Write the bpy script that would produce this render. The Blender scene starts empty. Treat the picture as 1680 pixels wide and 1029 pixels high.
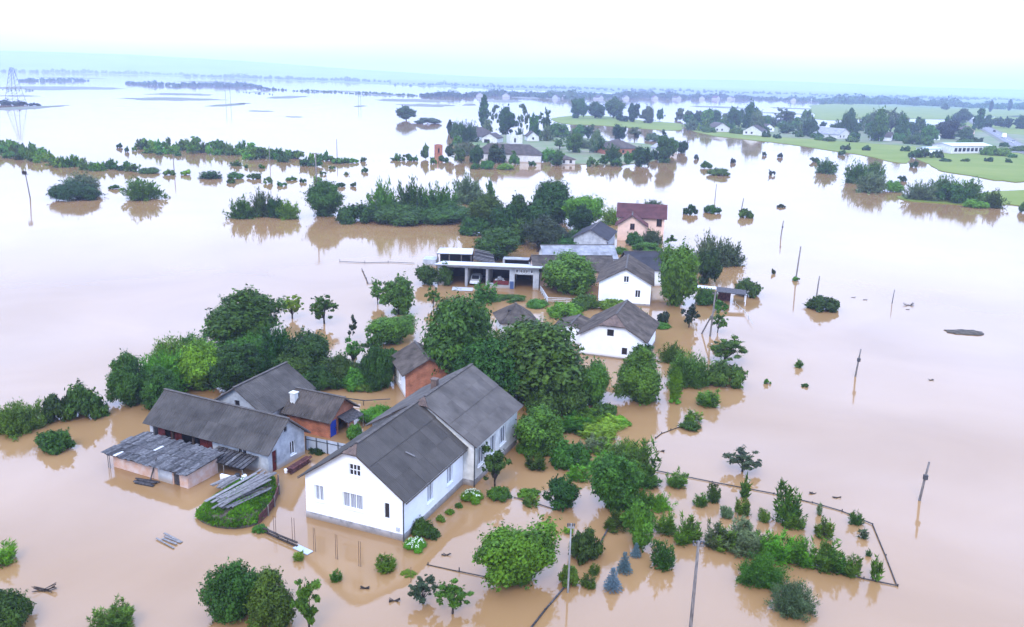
import bpy, math, random
import numpy as np
from mathutils import Vector, Matrix

sc = bpy.context.scene
COL = sc.collection
R = math.radians
random.seed(11)

# ------------------------------------------------------------------ camera, sky, sun, exposure
cam_d = bpy.data.cameras.new('camera')
cam = bpy.data.objects.new('camera', cam_d)
COL.objects.link(cam)
sc.camera = cam
cam_d.sensor_width = 36.0
cam_d.lens = 30.0
cam_d.clip_start = 0.5
cam_d.clip_end = 60000.0
PITCH = math.atan(387.5 / 1400.0)
ROLL = R(1.57)
_f = Vector((0, math.cos(PITCH), -math.sin(PITCH)))
_r0 = Vector((1, 0, 0))
_u0 = _r0.cross(_f)
_r = _r0 * math.cos(ROLL) + _u0 * math.sin(ROLL)
_u = _u0 * math.cos(ROLL) - _r0 * math.sin(ROLL)
cam.matrix_world = Matrix(((_r.x, _u.x, -_f.x, 0), (_r.y, _u.y, -_f.y, 0), (_r.z, _u.z, -_f.z, 32.0), (0, 0, 0, 1)))

SUN_EL, SUN_AZ = R(46), R(-168)          # azimuth from +Y (ahead), clockwise positive
world = bpy.data.worlds.new('World')
sc.world = world
world.use_nodes = True
wn, wl = world.node_tree.nodes, world.node_tree.links
wn.clear()
w_out = wn.new('ShaderNodeOutputWorld')
sky = wn.new('ShaderNodeTexSky')
sky.sky_type = 'NISHITA'
sky.sun_disc = False
sky.sun_elevation = SUN_EL
sky.sun_rotation = SUN_AZ
sky.air_density = 1.0
sky.dust_density = 2.0
bg_clear = wn.new('ShaderNodeBackground')
bg_clear.inputs['Strength'].default_value = 0.10
wl.new(sky.outputs['Color'], bg_clear.inputs['Color'])
# the cloud deck: an even overcast, a little brighter overhead than at the horizon
tc = wn.new('ShaderNodeTexCoord')
sep = wn.new('ShaderNodeSeparateXYZ')
wl.new(tc.outputs['Generated'], sep.inputs[0])
ramp = wn.new('ShaderNodeValToRGB')
ramp.color_ramp.elements[0].position = 0.0
ramp.color_ramp.elements[0].color = (0.78, 0.86, 0.95, 1)
ramp.color_ramp.elements[1].position = 0.45
ramp.color_ramp.elements[1].color = (1.22, 1.62, 2.70, 1)
wl.new(sep.outputs['Z'], ramp.inputs[0])
mpn = wn.new('ShaderNodeMapping')
mpn.inputs['Scale'].default_value = (1.4, 1.4, 9.0)
wl.new(tc.outputs['Generated'], mpn.inputs[0])
cn = wn.new('ShaderNodeTexNoise')
cn.inputs['Scale'].default_value = 1.7
cn.inputs['Detail'].default_value = 5.0
wl.new(mpn.outputs[0], cn.inputs['Vector'])
cr = wn.new('ShaderNodeMapRange')
cr.inputs['From Min'].default_value = 0.3
cr.inputs['From Max'].default_value = 0.7
cr.inputs['To Min'].default_value = 0.74
cr.inputs['To Max'].default_value = 1.16
wl.new(cn.outputs['Fac'], cr.inputs['Value'])
bg_cloud = wn.new('ShaderNodeBackground')
bg_cloud.inputs['Strength'].default_value = 1.3
vm = wn.new('ShaderNodeVectorMath')
vm.operation = 'SCALE'
wl.new(ramp.outputs['Color'], vm.inputs[0])
wl.new(cr.outputs[0], vm.inputs['Scale'])
wl.new(vm.outputs[0], bg_cloud.inputs['Color'])
mixw = wn.new('ShaderNodeMixShader')
mixw.inputs[0].default_value = 0.85
wl.new(bg_clear.outputs[0], mixw.inputs[1])
wl.new(bg_cloud.outputs[0], mixw.inputs[2])
wl.new(mixw.outputs[0], w_out.inputs['Surface'])

sun_d = bpy.data.lights.new('sun', 'SUN')
sun_d.energy = 1.5
sun_d.angle = R(18)
sun_d.color = (1.0, 0.88, 0.70)
sun = bpy.data.objects.new('sun', sun_d)
COL.objects.link(sun)
_sd = Vector((math.sin(SUN_AZ) * math.cos(SUN_EL), math.cos(SUN_AZ) * math.cos(SUN_EL), math.sin(SUN_EL)))
sun.rotation_euler = _sd.to_track_quat('Z', 'Y').to_euler()

vs = sc.view_settings
vs.view_transform = 'Standard'
vs.look = 'None'
vs.exposure = 0.64
vs.gamma = 1.0
vs.use_curve_mapping = False
sc.cycles.use_denoising = True
sc.cycles.max_bounces = 6
sc.cycles.diffuse_bounces = 2
sc.cycles.glossy_bounces = 3
sc.cycles.transmission_bounces = 3
sc.cycles.volume_bounces = 1
sc.cycles.caustics_reflective = False
sc.cycles.caustics_refractive = False

# ------------------------------------------------------------------ materials
MATS = {}


def nodes_of(name):
    m = bpy.data.materials.new(name)
    m.use_nodes = True
    nt = m.node_tree
    b = nt.nodes['Principled BSDF']
    MATS[name] = m
    return m, nt.nodes, nt.links, b


def surf(name, col, rough=0.8, var=0.15, scale=1.5, bump=0.0, bscale=20.0, col2=None, spec=0.18, stretch=(1, 1, 1), rnd=0.0, metal=0.0, cut=(0.35, 0.65), lowdirt=None):
    """painted, plastered, wooden or earthen surface: two tones mixed by world-space noise, tone per piece, fine relief"""
    m, n, l, b = nodes_of(name)
    geo = n.new('ShaderNodeNewGeometry')
    mp = n.new('ShaderNodeMapping')
    mp.inputs['Scale'].default_value = stretch
    l.new(geo.outputs['Position'], mp.inputs[0])
    nz = n.new('ShaderNodeTexNoise')
    nz.inputs['Scale'].default_value = scale
    nz.inputs['Detail'].default_value = 7.0
    nz.inputs['Roughness'].default_value = 0.62
    l.new(mp.outputs[0], nz.inputs['Vector'])
    mr = n.new('ShaderNodeMapRange')
    mr.inputs['From Min'].default_value = cut[0]
    mr.inputs['From Max'].default_value = cut[1]
    l.new(nz.outputs['Fac'], mr.inputs['Value'])
    mx = n.new('ShaderNodeMix')
    mx.data_type = 'RGBA'
    c2 = col2 or tuple(c * (1 - 2 * var) for c in col)
    c1 = tuple(min(1, c * (1 + var)) for c in col) if col2 is None else col
    mx.inputs['A'].default_value = (*c1, 1)
    mx.inputs['B'].default_value = (*c2, 1)
    l.new(mr.outputs[0], mx.inputs['Factor'])
    out = mx.outputs['Result']
    if rnd:
        oi = n.new('ShaderNodeObjectInfo')
        r2 = n.new('ShaderNodeMapRange')
        r2.inputs['To Min'].default_value = 1 - rnd
        r2.inputs['To Max'].default_value = 1 + rnd
        l.new(oi.outputs['Random'], r2.inputs['Value'])
        h = n.new('ShaderNodeHueSaturation')
        l.new(r2.outputs[0], h.inputs['Value'])
        l.new(out, h.inputs['Color'])
        out = h.outputs[0]
    if lowdirt:                       # silt left on a wall by the flood, ragged tide line
        sp = n.new('ShaderNodeSeparateXYZ')
        l.new(geo.outputs['Position'], sp.inputs[0])
        ad = n.new('ShaderNodeMath')
        ad.operation = 'MULTIPLY_ADD'
        ad.inputs[1].default_value = 0.5
        l.new(nz.outputs['Fac'], ad.inputs[0])
        l.new(sp.outputs['Z'], ad.inputs[2])
        m3 = n.new('ShaderNodeMapRange')
        m3.inputs['From Min'].default_value = lowdirt[1] - 0.08
        m3.inputs['From Max'].default_value = lowdirt[1] + 0.25
        m3.inputs['To Min'].default_value = 0.75
        m3.inputs['To Max'].default_value = 0.0
        l.new(ad.outputs[0], m3.inputs['Value'])
        m4 = n.new('ShaderNodeMix')
        m4.data_type = 'RGBA'
        m4.inputs['B'].default_value = (*lowdirt[0], 1)
        l.new(out, m4.inputs['A'])
        l.new(m3.outputs[0], m4.inputs['Factor'])
        out = m4.outputs['Result']
    l.new(out, b.inputs['Base Color'])
    b.inputs['Roughness'].default_value = rough
    b.inputs['Specular IOR Level'].default_value = spec
    b.inputs['Metallic'].default_value = metal
    if bump:
        nb = n.new('ShaderNodeTexNoise')
        nb.inputs['Scale'].default_value = bscale
        nb.inputs['Detail'].default_value = 4.0
        l.new(geo.outputs['Position'], nb.inputs['Vector'])
        bp = n.new('ShaderNodeBump')
        bp.inputs['Strength'].default_value = bump
        bp.inputs['Distance'].default_value = 0.05
        l.new(nb.outputs['Fac'], bp.inputs['Height'])
        l.new(bp.outputs[0], b.inputs['Normal'])
    return m


def brick_mat(name, c1, c2, mortar):
    m, n, l, b = nodes_of(name)
    t = n.new('ShaderNodeTexCoord')
    # courses run round the walls: use (x+y, z) of the object
    sp = n.new('ShaderNodeSeparateXYZ')
    l.new(t.outputs['Object'], sp.inputs[0])
    ad = n.new('ShaderNodeMath')
    l.new(sp.outputs['X'], ad.inputs[0])
    l.new(sp.outputs['Y'], ad.inputs[1])
    cb = n.new('ShaderNodeCombineXYZ')
    l.new(ad.outputs[0], cb.inputs['X'])
    l.new(sp.outputs['Z'], cb.inputs['Y'])
    br = n.new('ShaderNodeTexBrick')
    br.inputs['Scale'].default_value = 1.0
    br.inputs['Brick Width'].default_value = 0.27
    br.inputs['Row Height'].default_value = 0.085
    br.inputs['Mortar Size'].default_value = 0.012
    br.inputs['Color1'].default_value = (*c1, 1)
    br.inputs['Color2'].default_value = (*c2, 1)
    br.inputs['Mortar'].default_value = (*mortar, 1)
    l.new(cb.outputs[0], br.inputs['Vector'])
    nz = n.new('ShaderNodeTexNoise')
    nz.inputs['Scale'].default_value = 1.2
    nz.inputs['Detail'].default_value = 6
    l.new(t.outputs['Object'], nz.inputs['Vector'])
    mr = n.new('ShaderNodeMapRange')
    mr.inputs['From Min'].default_value = 0.3
    mr.inputs['From Max'].default_value = 0.7
    mr.inputs['To Min'].default_value = 0.6
    mr.inputs['To Max'].default_value = 1.35
    l.new(nz.outputs['Fac'], mr.inputs['Value'])
    h = n.new('ShaderNodeHueSaturation')
    l.new(br.outputs['Color'], h.inputs['Color'])
    l.new(mr.outputs[0], h.inputs['Value'])
    l.new(h.outputs[0], b.inputs['Base Color'])
    bp = n.new('ShaderNodeBump')
    bp.inputs['Strength'].default_value = 0.6
    bp.inputs['Distance'].default_value = 0.02
    l.new(br.outputs['Fac'], bp.inputs['Height'])
    bp.invert = True
    l.new(bp.outputs[0], b.inputs['Normal'])
    b.inputs['Roughness'].default_value = 0.9
    b.inputs['Specular IOR Level'].default_value = 0.2
    return m


def leaf_mat(name, c1, c2, gloss=0.55, trans=0.22):
    m, n, l, b = nodes_of(name)
    geo = n.new('ShaderNodeNewGeometry')
    oi = n.new('ShaderNodeObjectInfo')
    nz = n.new('ShaderNodeTexNoise')
    nz.inputs['Scale'].default_value = 0.75
    nz.inputs['Detail'].default_value = 4
    l.new(geo.outputs['Position'], nz.inputs['Vector'])
    a = n.new('ShaderNodeMath')
    a.operation = 'MULTIPLY_ADD'
    a.inputs[1].default_value = 0.5
    l.new(geo.outputs['Random Per Island'], a.inputs[0])
    a2 = n.new('ShaderNodeMapRange')
    a2.inputs['From Min'].default_value = 0.3
    a2.inputs['From Max'].default_value = 0.7
    a2.inputs['To Max'].default_value = 0.6
    a2.inputs['To Min'].default_value = -0.12
    l.new(nz.outputs['Fac'], a2.inputs['Value'])
    l.new(a2.outputs[0], a.inputs[2])
    mx = n.new('ShaderNodeMix')
    mx.data_type = 'RGBA'
    mx.inputs['A'].default_value = (*c1, 1)
    mx.inputs['B'].default_value = (*c2, 1)
    l.new(a.outputs[0], mx.inputs['Factor'])
    h = n.new('ShaderNodeHueSaturation')
    r1 = n.new('ShaderNodeMapRange')
    r1.inputs['To Min'].default_value = 0.472
    r1.inputs['To Max'].default_value = 0.520
    l.new(oi.outputs['Random'], r1.inputs['Value'])
    l.new(r1.outputs[0], h.inputs['Hue'])
    ml = n.new('ShaderNodeMath')
    ml.operation = 'MULTIPLY'
    ml.inputs[1].default_value = 7.31
    l.new(oi.outputs['Random'], ml.inputs[0])
    fr = n.new('ShaderNodeMath')
    fr.operation = 'FRACT'
    l.new(ml.outputs[0], fr.inputs[0])
    r2 = n.new('ShaderNodeMapRange')
    r2.inputs['To Min'].default_value = 0.62
    r2.inputs['To Max'].default_value = 1.28
    l.new(fr.outputs[0], r2.inputs['Value'])
    l.new(r2.outputs[0], h.inputs['Value'])
    l.new(mx.outputs['Result'], h.inputs['Color'])
    l.new(h.outputs[0], b.inputs['Base Color'])
    b.inputs['Roughness'].default_value = gloss
    b.inputs['Specular IOR Level'].default_value = 0.15
    tr = n.new('ShaderNodeBsdfTranslucent')
    l.new(h.outputs[0], tr.inputs['Color'])
    mix = n.new('ShaderNodeMixShader')
    mix.inputs[0].default_value = trans
    l.new(b.outputs[0], mix.inputs[1])
    l.new(tr.outputs[0], mix.inputs[2])
    l.new(mix.outputs[0], n['Material Output'].inputs['Surface'])
    return m


leaf_mat('leaf_d', (0.013, 0.036, 0.006), (0.05, 0.122, 0.01))
leaf_mat('leaf_m', (0.022, 0.054, 0.006), (0.085, 0.19, 0.013))
leaf_mat('leaf_b', (0.034, 0.088, 0.005), (0.125, 0.285, 0.012))
leaf_mat('leaf_w', (0.05, 0.08, 0.03), (0.125, 0.175, 0.062))
leaf_mat('leaf_k', (0.019, 0.033, 0.014), (0.051, 0.069, 0.028))
leaf_mat('leaf_y', (0.095, 0.175, 0.01), (0.205, 0.33, 0.02))
leaf_mat('leaf_s', (0.055, 0.095, 0.105), (0.120, 0.185, 0.200))
surf('dull_blue', (0.045, 0.075, 0.17), 0.6, 0.1, 2.0)
surf('wet_rail', (0.060, 0.052, 0.046), 0.9, 0.25, 3.0)
surf('pole_pale', (0.22, 0.215, 0.205), 0.9, 0.12, 2.0)
surf('dull_white', (0.28, 0.28, 0.285), 0.6, 0.1, 2.0)
leaf_mat('petal', (0.40, 0.46, 0.30), (0.55, 0.58, 0.48))
surf('bark', (0.045, 0.034, 0.027), 0.95, 0.3, 4.0, 0.5, 14)
surf('white_plaster', (0.76, 0.77, 0.78), 0.85, 0.04, 0.9, 0.12, 9, lowdirt=((0.40, 0.33, 0.26), 0.42))
surf('plinth', (0.30, 0.285, 0.275), 0.9, 0.2, 2.0, 0.3, 14, lowdirt=((0.20, 0.14, 0.09), 0.34))
surf('grey_plaster', (0.36, 0.38, 0.40), 0.9, 0.15, 1.3, 0.2, 9, lowdirt=((0.27, 0.20, 0.14), 0.5))
surf('pale_plaster', (0.58, 0.57, 0.53), 0.9, 0.1, 1.3, 0.2, 9, lowdirt=((0.33, 0.25, 0.17), 0.5))
surf('pink_plaster', (0.68, 0.47, 0.36), 0.9, 0.06, 1.0, 0.1, 9)
surf('peach_wall', (0.46, 0.27, 0.18), 0.9, 0.2, 1.4, 0.4, 8, col2=(0.50, 0.40, 0.35))
brick_mat('brick', (0.40, 0.110, 0.045), (0.28, 0.075, 0.032), (0.30, 0.20, 0.14))
surf('slate_main', (0.062, 0.056, 0.050), 0.85, 0.12, 0.6, 0.3, 25, rnd=0.13)
surf('slate_rear', (0.092, 0.083, 0.075), 0.85, 0.14, 0.6, 0.3, 25, rnd=0.12)
surf('slate_barn', (0.070, 0.063, 0.056), 0.9, 0.16, 0.9, 0.3, 25, rnd=0.17)
surf('slate_brown', (0.080, 0.065, 0.053), 0.9, 0.22, 0.9, 0.25, 25, rnd=0.15)
surf('slate_hip', (0.125, 0.085, 0.066), 0.9, 0.2, 1.5, 0.25, 25, rnd=0.08)
surf('slate_pale', (0.26, 0.26, 0.27), 0.85, 0.18, 0.7, 0.2, 25, rnd=0.06)
surf('slate_dark', (0.036, 0.034, 0.038), 0.6, 0.15, 0.7, 0.1, 25, rnd=0.05)
surf('tile_red', (0.090, 0.032, 0.030), 0.6, 0.15, 0.8, 0.2, 25, rnd=0.08)
surf('ridge_cap', (0.078, 0.066, 0.056), 0.85, 0.2, 3.0)
surf('deck_wood', (0.075, 0.055, 0.045), 0.9, 0.2, 3.0)
surf('white_paint', (0.78, 0.79, 0.80), 0.5, 0.03, 3.0)
surf('grey_frame', (0.42, 0.44, 0.46), 0.6, 0.06, 3.0)
surf('dark_red', (0.110, 0.018, 0.016), 0.6, 0.25, 3.0)
surf('blue_paint', (0.012, 0.050, 0.360), 0.45, 0.08, 2.0)
surf('dark_void', (0.020, 0.018, 0.018), 0.95, 0.1, 2.0)  # near-black, mostly painting in the shade inside open bays and holes
surf('old_board', (0.085, 0.080, 0.078), 0.9, 0.3, 5.0, 0.4, 30, rnd=0.45)
surf('pale_board', (0.175, 0.160, 0.150), 0.85, 0.2, 5.0, 0.4, 30, rnd=0.22)
surf('dark_board', (0.055, 0.050, 0.050), 0.9, 0.3, 5.0, 0.4, 30, rnd=0.4)
surf('red_board', (0.115, 0.045, 0.040), 0.85, 0.3, 4.0, 0.3, 30, rnd=0.25)
surf('pole_wood', (0.17, 0.15, 0.135), 0.9, 0.25, 3.0, 0.4, 30, stretch=(4, 4, 0.6))
surf('concrete', (0.46, 0.45, 0.43), 0.9, 0.12, 2.0, 0.2, 20)
surf('sheet_metal', (0.40, 0.44, 0.49), 0.45, 0.08, 0.8, metal=0.15)
surf('white_sheet', (0.46, 0.46, 0.47), 0.4, 0.04, 0.8)
surf('steel', (0.07, 0.072, 0.078), 0.6, 0.1, 1.0, metal=0.3)
surf('rust', (0.12, 0.062, 0.040), 0.9, 0.25, 4.0)
surf('tarp', (0.62, 0.64, 0.68), 0.6, 0.12, 2.0)
surf('field_grass', (0.105, 0.145, 0.012), 0.95, 0.25, 0.035, 0.0, 1, col2=(0.150, 0.175, 0.028), stretch=(1, 1, 1))
surf('rough_ground', (0.095, 0.150, 0.045), 0.95, 0.3, 0.08, col2=(0.185, 0.165, 0.105))
surf('mud', (0.155, 0.135, 0.105), 0.9, 0.25, 0.06, col2=(0.095, 0.115, 0.060))
surf('far_land', (0.075, 0.120, 0.050), 0.95, 0.2, 0.004, col2=(0.145, 0.180, 0.075))
surf('hill_wood', (0.060, 0.105, 0.045), 0.95, 0.2, 0.003, col2=(0.130, 0.175, 0.070))
surf('asphalt', (0.17, 0.165, 0.16), 0.9, 0.1, 0.2)
surf('mound_soil', (0.075, 0.060, 0.042), 0.95, 0.3, 2.0, 0.5, 8)
surf('car_paint', (0.55, 0.57, 0.60), 0.25, 0.03, 1.0, spec=0.5)
surf('tyre', (0.02, 0.02, 0.02), 0.9, 0.1, 3.0)

m, n, l, b = nodes_of('glass')
b.inputs['Base Color'].default_value = (0.085, 0.092, 0.105, 1)
b.inputs['Roughness'].default_value = 0.06
b.inputs['Specular IOR Level'].default_value = 0.6
m, n, l, b = nodes_of('dark_glass')
b.inputs['Base Color'].default_value = (0.018, 0.018, 0.022, 1)
b.inputs['Roughness'].default_value = 0.06
m, n, l, b = nodes_of('curtain_glass')
geo = n.new('ShaderNodeNewGeometry')
wv = n.new('ShaderNodeTexWave')
wv.inputs['Scale'].default_value = 2.3
wv.inputs['Distortion'].default_value = 1.5
l.new(geo.outputs['Position'], wv.inputs['Vector'])
mx = n.new('ShaderNodeMix')
mx.data_type = 'RGBA'
mx.inputs['A'].default_value = (0.16, 0.17, 0.19, 1)
mx.inputs['B'].default_value = (0.42, 0.43, 0.45, 1)
l.new(wv.outputs['Fac'], mx.inputs['Factor'])
l.new(mx.outputs['Result'], b.inputs['Base Color'])
b.inputs['Roughness'].default_value = 0.08
b.inputs['Specular IOR Level'].default_value = 0.6

# flood water: opaque silt under a clear, almost still surface
m, n, l, b = nodes_of('flood_water')
geo = n.new('ShaderNodeNewGeometry')
nz = n.new('ShaderNodeTexNoise')
nz.inputs['Scale'].default_value = 0.035
nz.inputs['Detail'].default_value = 5
l.new(geo.outputs['Position'], nz.inputs['Vector'])
mx = n.new('ShaderNodeMix')
mx.data_type = 'RGBA'
mx.inputs['A'].default_value = (0.232, 0.128, 0.050, 1)
mx.inputs['B'].default_value = (0.275, 0.158, 0.068, 1)
nz.inputs['Distortion'].default_value = 1.6
mrw = n.new('ShaderNodeMapRange')
mrw.inputs['From Min'].default_value = 0.3
mrw.inputs['From Max'].default_value = 0.7
l.new(nz.outputs['Fac'], mrw.inputs['Value'])
l.new(mrw.outputs[0], mx.inputs['Factor'])
l.new(mx.outputs['Result'], b.inputs['Base Color'])
nr_ = n.new('ShaderNodeTexNoise')
nr_.inputs['Scale'].default_value = 0.06
nr_.inputs['Detail'].default_value = 4
nr_.inputs['Distortion'].default_value = 1.0
l.new(geo.outputs['Position'], nr_.inputs['Vector'])
mrr = n.new('ShaderNodeMapRange')
mrr.inputs['From Min'].default_value = 0.4
mrr.inputs['From Max'].default_value = 0.65
mrr.inputs['To Min'].default_value = 0.02
mrr.inputs['To Max'].default_value = 0.09
l.new(nr_.outputs['Fac'], mrr.inputs['Value'])
l.new(mrr.outputs[0], b.inputs['Roughness'])
b.inputs['IOR'].default_value = 1.47
b.inputs['Specular IOR Level'].default_value = 0.5
n1 = n.new('ShaderNodeTexNoise')
n1.inputs['Scale'].default_value = 1.6
n1.inputs['Detail'].default_value = 3
l.new(geo.outputs['Position'], n1.inputs['Vector'])
bp = n.new('ShaderNodeBump')
bp.inputs['Strength'].default_value = 0.085
bp.inputs['Distance'].default_value = 0.05
l.new(n1.outputs['Fac'], bp.inputs['Height'])
l.new(bp.outputs[0], b.inputs['Normal'])

# ------------------------------------------------------------------ helpers


def link(name, mesh, parent=None, mat=None):
    o = bpy.data.objects.new(name, mesh)
    COL.objects.link(o)
    if parent is not None:
        o.parent = parent
    if mat is not None and mesh is not None and len(mesh.materials) == 0:
        mesh.materials.append(MATS[mat])
    return o


def tag(o, label=None, cat=None, group=None, kind=None):
    if label:
        o['label'] = label
    if cat:
        o['category'] = cat
    if group:
        o['group'] = group
    if kind:
        o['kind'] = kind
    return o


def empty(name, label, cat, loc, rz=0.0, group=None):
    o = bpy.data.objects.new(name, None)
    o.empty_display_size = 0.2
    COL.objects.link(o)
    o.location = loc if len(loc) == 3 else (loc[0], loc[1], 0.0)
    o.rotation_euler = (0, 0, R(rz))
    return tag(o, label, cat, group)


class MB:
    def __init__(self):
        self.v, self.f = [], []

    def poly(self, pts):
        i = len(self.v)
        self.v += [tuple(p) for p in pts]
        self.f.append(tuple(range(i, i + len(pts))))

    def box(self, a, b):
        (x0, y0, z0), (x1, y1, z1) = a, b
        i = len(self.v)
        self.v += [(x0, y0, z0), (x1, y0, z0), (x1, y1, z0), (x0, y1, z0), (x0, y0, z1), (x1, y0, z1), (x1, y1, z1), (x0, y1, z1)]
        for q in ((0, 3, 2, 1), (4, 5, 6, 7), (0, 1, 5, 4), (1, 2, 6, 5), (2, 3, 7, 6), (3, 0, 4, 7)):
            self.f.append(tuple(i + k for k in q))
        return self

    def bar(self, a, b, w, h, up=(0, 0, 1)):
        a, b = Vector(a), Vector(b)
        d = (b - a).normalized()
        s = d.cross(Vector(up))
        if s.length < 1e-4:
            s = d.cross(Vector((1, 0, 0)))
        s.normalize()
        t = s.cross(d)
        i = len(self.v)
        for p in (a, b):
            for (x, y) in ((-1, -1), (1, -1), (1, 1), (-1, 1)):
                self.v.append(tuple(p + s * (x * w / 2) + t * (y * h / 2)))
        for q in ((0, 1, 2, 3), (7, 6, 5, 4), (0, 4, 5, 1), (1, 5, 6, 2), (2, 6, 7, 3), (3, 7, 4, 0)):
            self.f.append(tuple(i + k for k in q))
        return self

    def tube(self, pts, radii, n=7, cap=True):
        rings = []
        for k, p in enumerate(pts):
            p = Vector(p)
            d = (Vector(pts[min(k + 1, len(pts) - 1)]) - Vector(pts[max(k - 1, 0)])).normalized()
            s = d.cross(Vector((0.31, 0.95, 0.02)))
            s.normalize()
            t = s.cross(d)
            i = len(self.v)
            for q in range(n):
                a = 2 * math.pi * q / n
                self.v.append(tuple(p + (s * math.cos(a) + t * math.sin(a)) * radii[k]))
            rings.append(i)
        for a, b in zip(rings, rings[1:]):
            for q in range(n):
                self.f.append((a + q, a + (q + 1) % n, b + (q + 1) % n, b + q))
        if cap:
            self.f.append(tuple(rings[-1] + q for q in range(n)))
        return self

    def prism(self, pts, z0, z1):
        n = len(pts)
        i = len(self.v)
        self.v += [(x, y, z0) for x, y in pts] + [(x, y, z1) for x, y in pts]
        self.f.append(tuple(i + n + k for k in range(n)))
        for k in range(n):
            self.f.append((i + k, i + (k + 1) % n, i + n + (k + 1) % n, i + n + k))
        return self

    def mesh(self, name, mat, smooth=False):
        me = bpy.data.meshes.new(name)
        me.from_pydata(self.v, [], self.f)
        if smooth:
            me.polygons.foreach_set('use_smooth', [True] * len(me.polygons))
        me.materials.append(MATS[mat])
        return me

    def build(self, name, mat, parent=None, smooth=False):
        return link(name, self.mesh(name, mat, smooth), parent)

# ------------------------------------------------------------------ survey of the place, in metres (x right, y away from the camera)
LAND = {
 'village_bank': [(123.4, 656.4), (121.3, 556.3), (130.7, 526.1), (150.6, 489.1), (159.8, 450.3), (168.0, 417.2), (167.2, 392.1), (169.5, 381.3), (174.6, 385.6), (187.4, 413.4), (190.1, 414.2), (178.3, 370.4), (172.0, 349.0), (175.9, 330.2), (179.2, 317.0), (208.7, 338.2), (415.6, 564.9), (791.7, 1085.4), (866.0, 1372.5), (607.8, 1107.6), (493.4, 935.5), (468.1, 908.6), (389.4, 809.5), (324.6, 738.0), (308.4, 748.6), (262.5, 682.4), (235.1, 686.0), (233.3, 759.3), (209.0, 767.1), (193.5, 791.6), (157.2, 749.2)],
 'meadow_bank': [(27.7, 707.4), (50.1, 789.9), (88.5, 788.9), (106.1, 720.9), (127.4, 693.6), (111.7, 597.4), (88.8, 601.0), (58.0, 631.8), (36.2, 637.2)],
 'hamlet_bank': [(-23.5, 459.9), (-13.2, 493.9), (0.7, 499.7), (18.8, 518.5), (32.4, 502.2), (50.2, 470.0), (70.4, 451.4), (66.7, 398.6), (55.3, 354.2), (39.2, 339.6), (26.9, 336.1), (16.3, 338.0), (9.4, 351.5), (8.9, 386.5), (-7.6, 394.3), (-19.5, 411.5)],
 'thicket_bank': [(118.7, 262.8), (115.5, 251.5), (121.5, 248.8), (128.6, 245.3), (132.8, 240.2), (143.0, 249.2), (149.8, 245.7), (170.7, 262.3), (189.8, 292.8), (161.9, 283.7), (147.1, 274.4)],
 'far_field': [(297.9, 863.6), (365.3, 1094.9), (518.1, 1525.8), (670.7, 1699.2), (730.0, 1572.7), (964.6, 1763.8), (1176.5, 1789.3), (1159.6, 1594.5), (679.8, 1151.7), (587.2, 1112.2), (478.0, 967.6), (395.9, 948.0), (334.0, 871.7)],
}
MUDBANKS = [
 (-654.1, 1246.8, 72.7, 129.3),
 (-515.1, 904.8, 19.5, 24.2),
 (-365.9, 932.8, 51.7, 55.0),
 (-426.6, 1114.9, 40.1, 52.2),
 (-270.6, 820.6, 10.2, 56.8),
 (-271.3, 864.7, 6.6, 19.0),
 (-294.1, 1125.1, 20.2, 79.6),
 (-209.7, 711.5, 10.9, 10.8),
 (-162.5, 634.9, 6.2, 6.9),
 (-396.0, 1353.2, 13.1, 46.1),
 (-158.0, 877.3, 5.5, 26.0),
 (-371.8, 654.3, 13.1, 63.2),
 (-132.4, 1129.9, 51.5, 69.6),
 (-99.2, 958.7, 31.9, 46.5),
 (-56.0, 1018.2, 8.5, 43.6),
 (-312.4, 1559.1, 32.3, 61.0),
 (-201.2, 1387.5, 34.5, 64.5),
 (-24.7, 1209.8, 30.1, 61.4),
 (30.5, 1454.5, 50.3, 70.8),
 (135.9, 1306.2, 36.1, 57.2),
 (275.7, 1204.1, 36.7, 42.6),
 (388.4, 1244.4, 34.5, 39.0),
 (416.3, 1133.7, 29.8, 59.4),
 (303.9, 1016.5, 25.4, 26.1),
 (-1161.8, 2307.3, 95.4, 110.9),
 (-818.0, 2280.4, 62.9, 108.4),
 (61.9, 112.2, 2.7, 1.5),
]
BELTS = [
 (-2042, 3248, -1554, 4329, 27.1, 60, 300),
 (-1311, 3451, -478, 3290, 24.6, 60, 300),
 (-928, 1635, -929, 1908, 12.9, 26, 60),
 (-750, 1683, -590, 1550, 12.9, 26, 80),
 (-637, 1642, -509, 1753, 14.7, 40, 80),
 (-466, 1565, -391, 1486, 8.2, 12, 40),
 (-372, 1453, -293, 1461, 5.9, 22, 40),
 (-285, 1418, -150, 1360, 6.5, 34, 40),
 (-142, 1286, -57, 1389, 13.4, 40, 120),
 (-71, 1463, 51, 1476, 15.7, 50, 200),
 (29, 1368, 157, 1510, 19.2, 60, 260),
 (150, 1546, 330, 1702, 19.5, 60, 260),
 (301, 1670, 513, 1854, 16.5, 50, 200),
 (495, 1834, 630, 1785, 14.6, 40, 200),
 (-375, 2581, 280, 2708, 15.9, 70, 500),
 (236, 2627, 1003, 2847, 16.4, 70, 600),
 (527, 1534, 759, 1739, 22.9, 70, 260),
 (714, 1662, 831, 1622, 20.9, 70, 260),
 (786, 1555, 947, 1502, 17.5, 80, 260),
 (837, 2473, 1704, 2902, 16.1, 80, 500),
 (-639, 1084, -589, 1075, 2.9, 8, 30),
 (-406, 1280, -333, 1202, 3.3, 10, 30),
]
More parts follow.
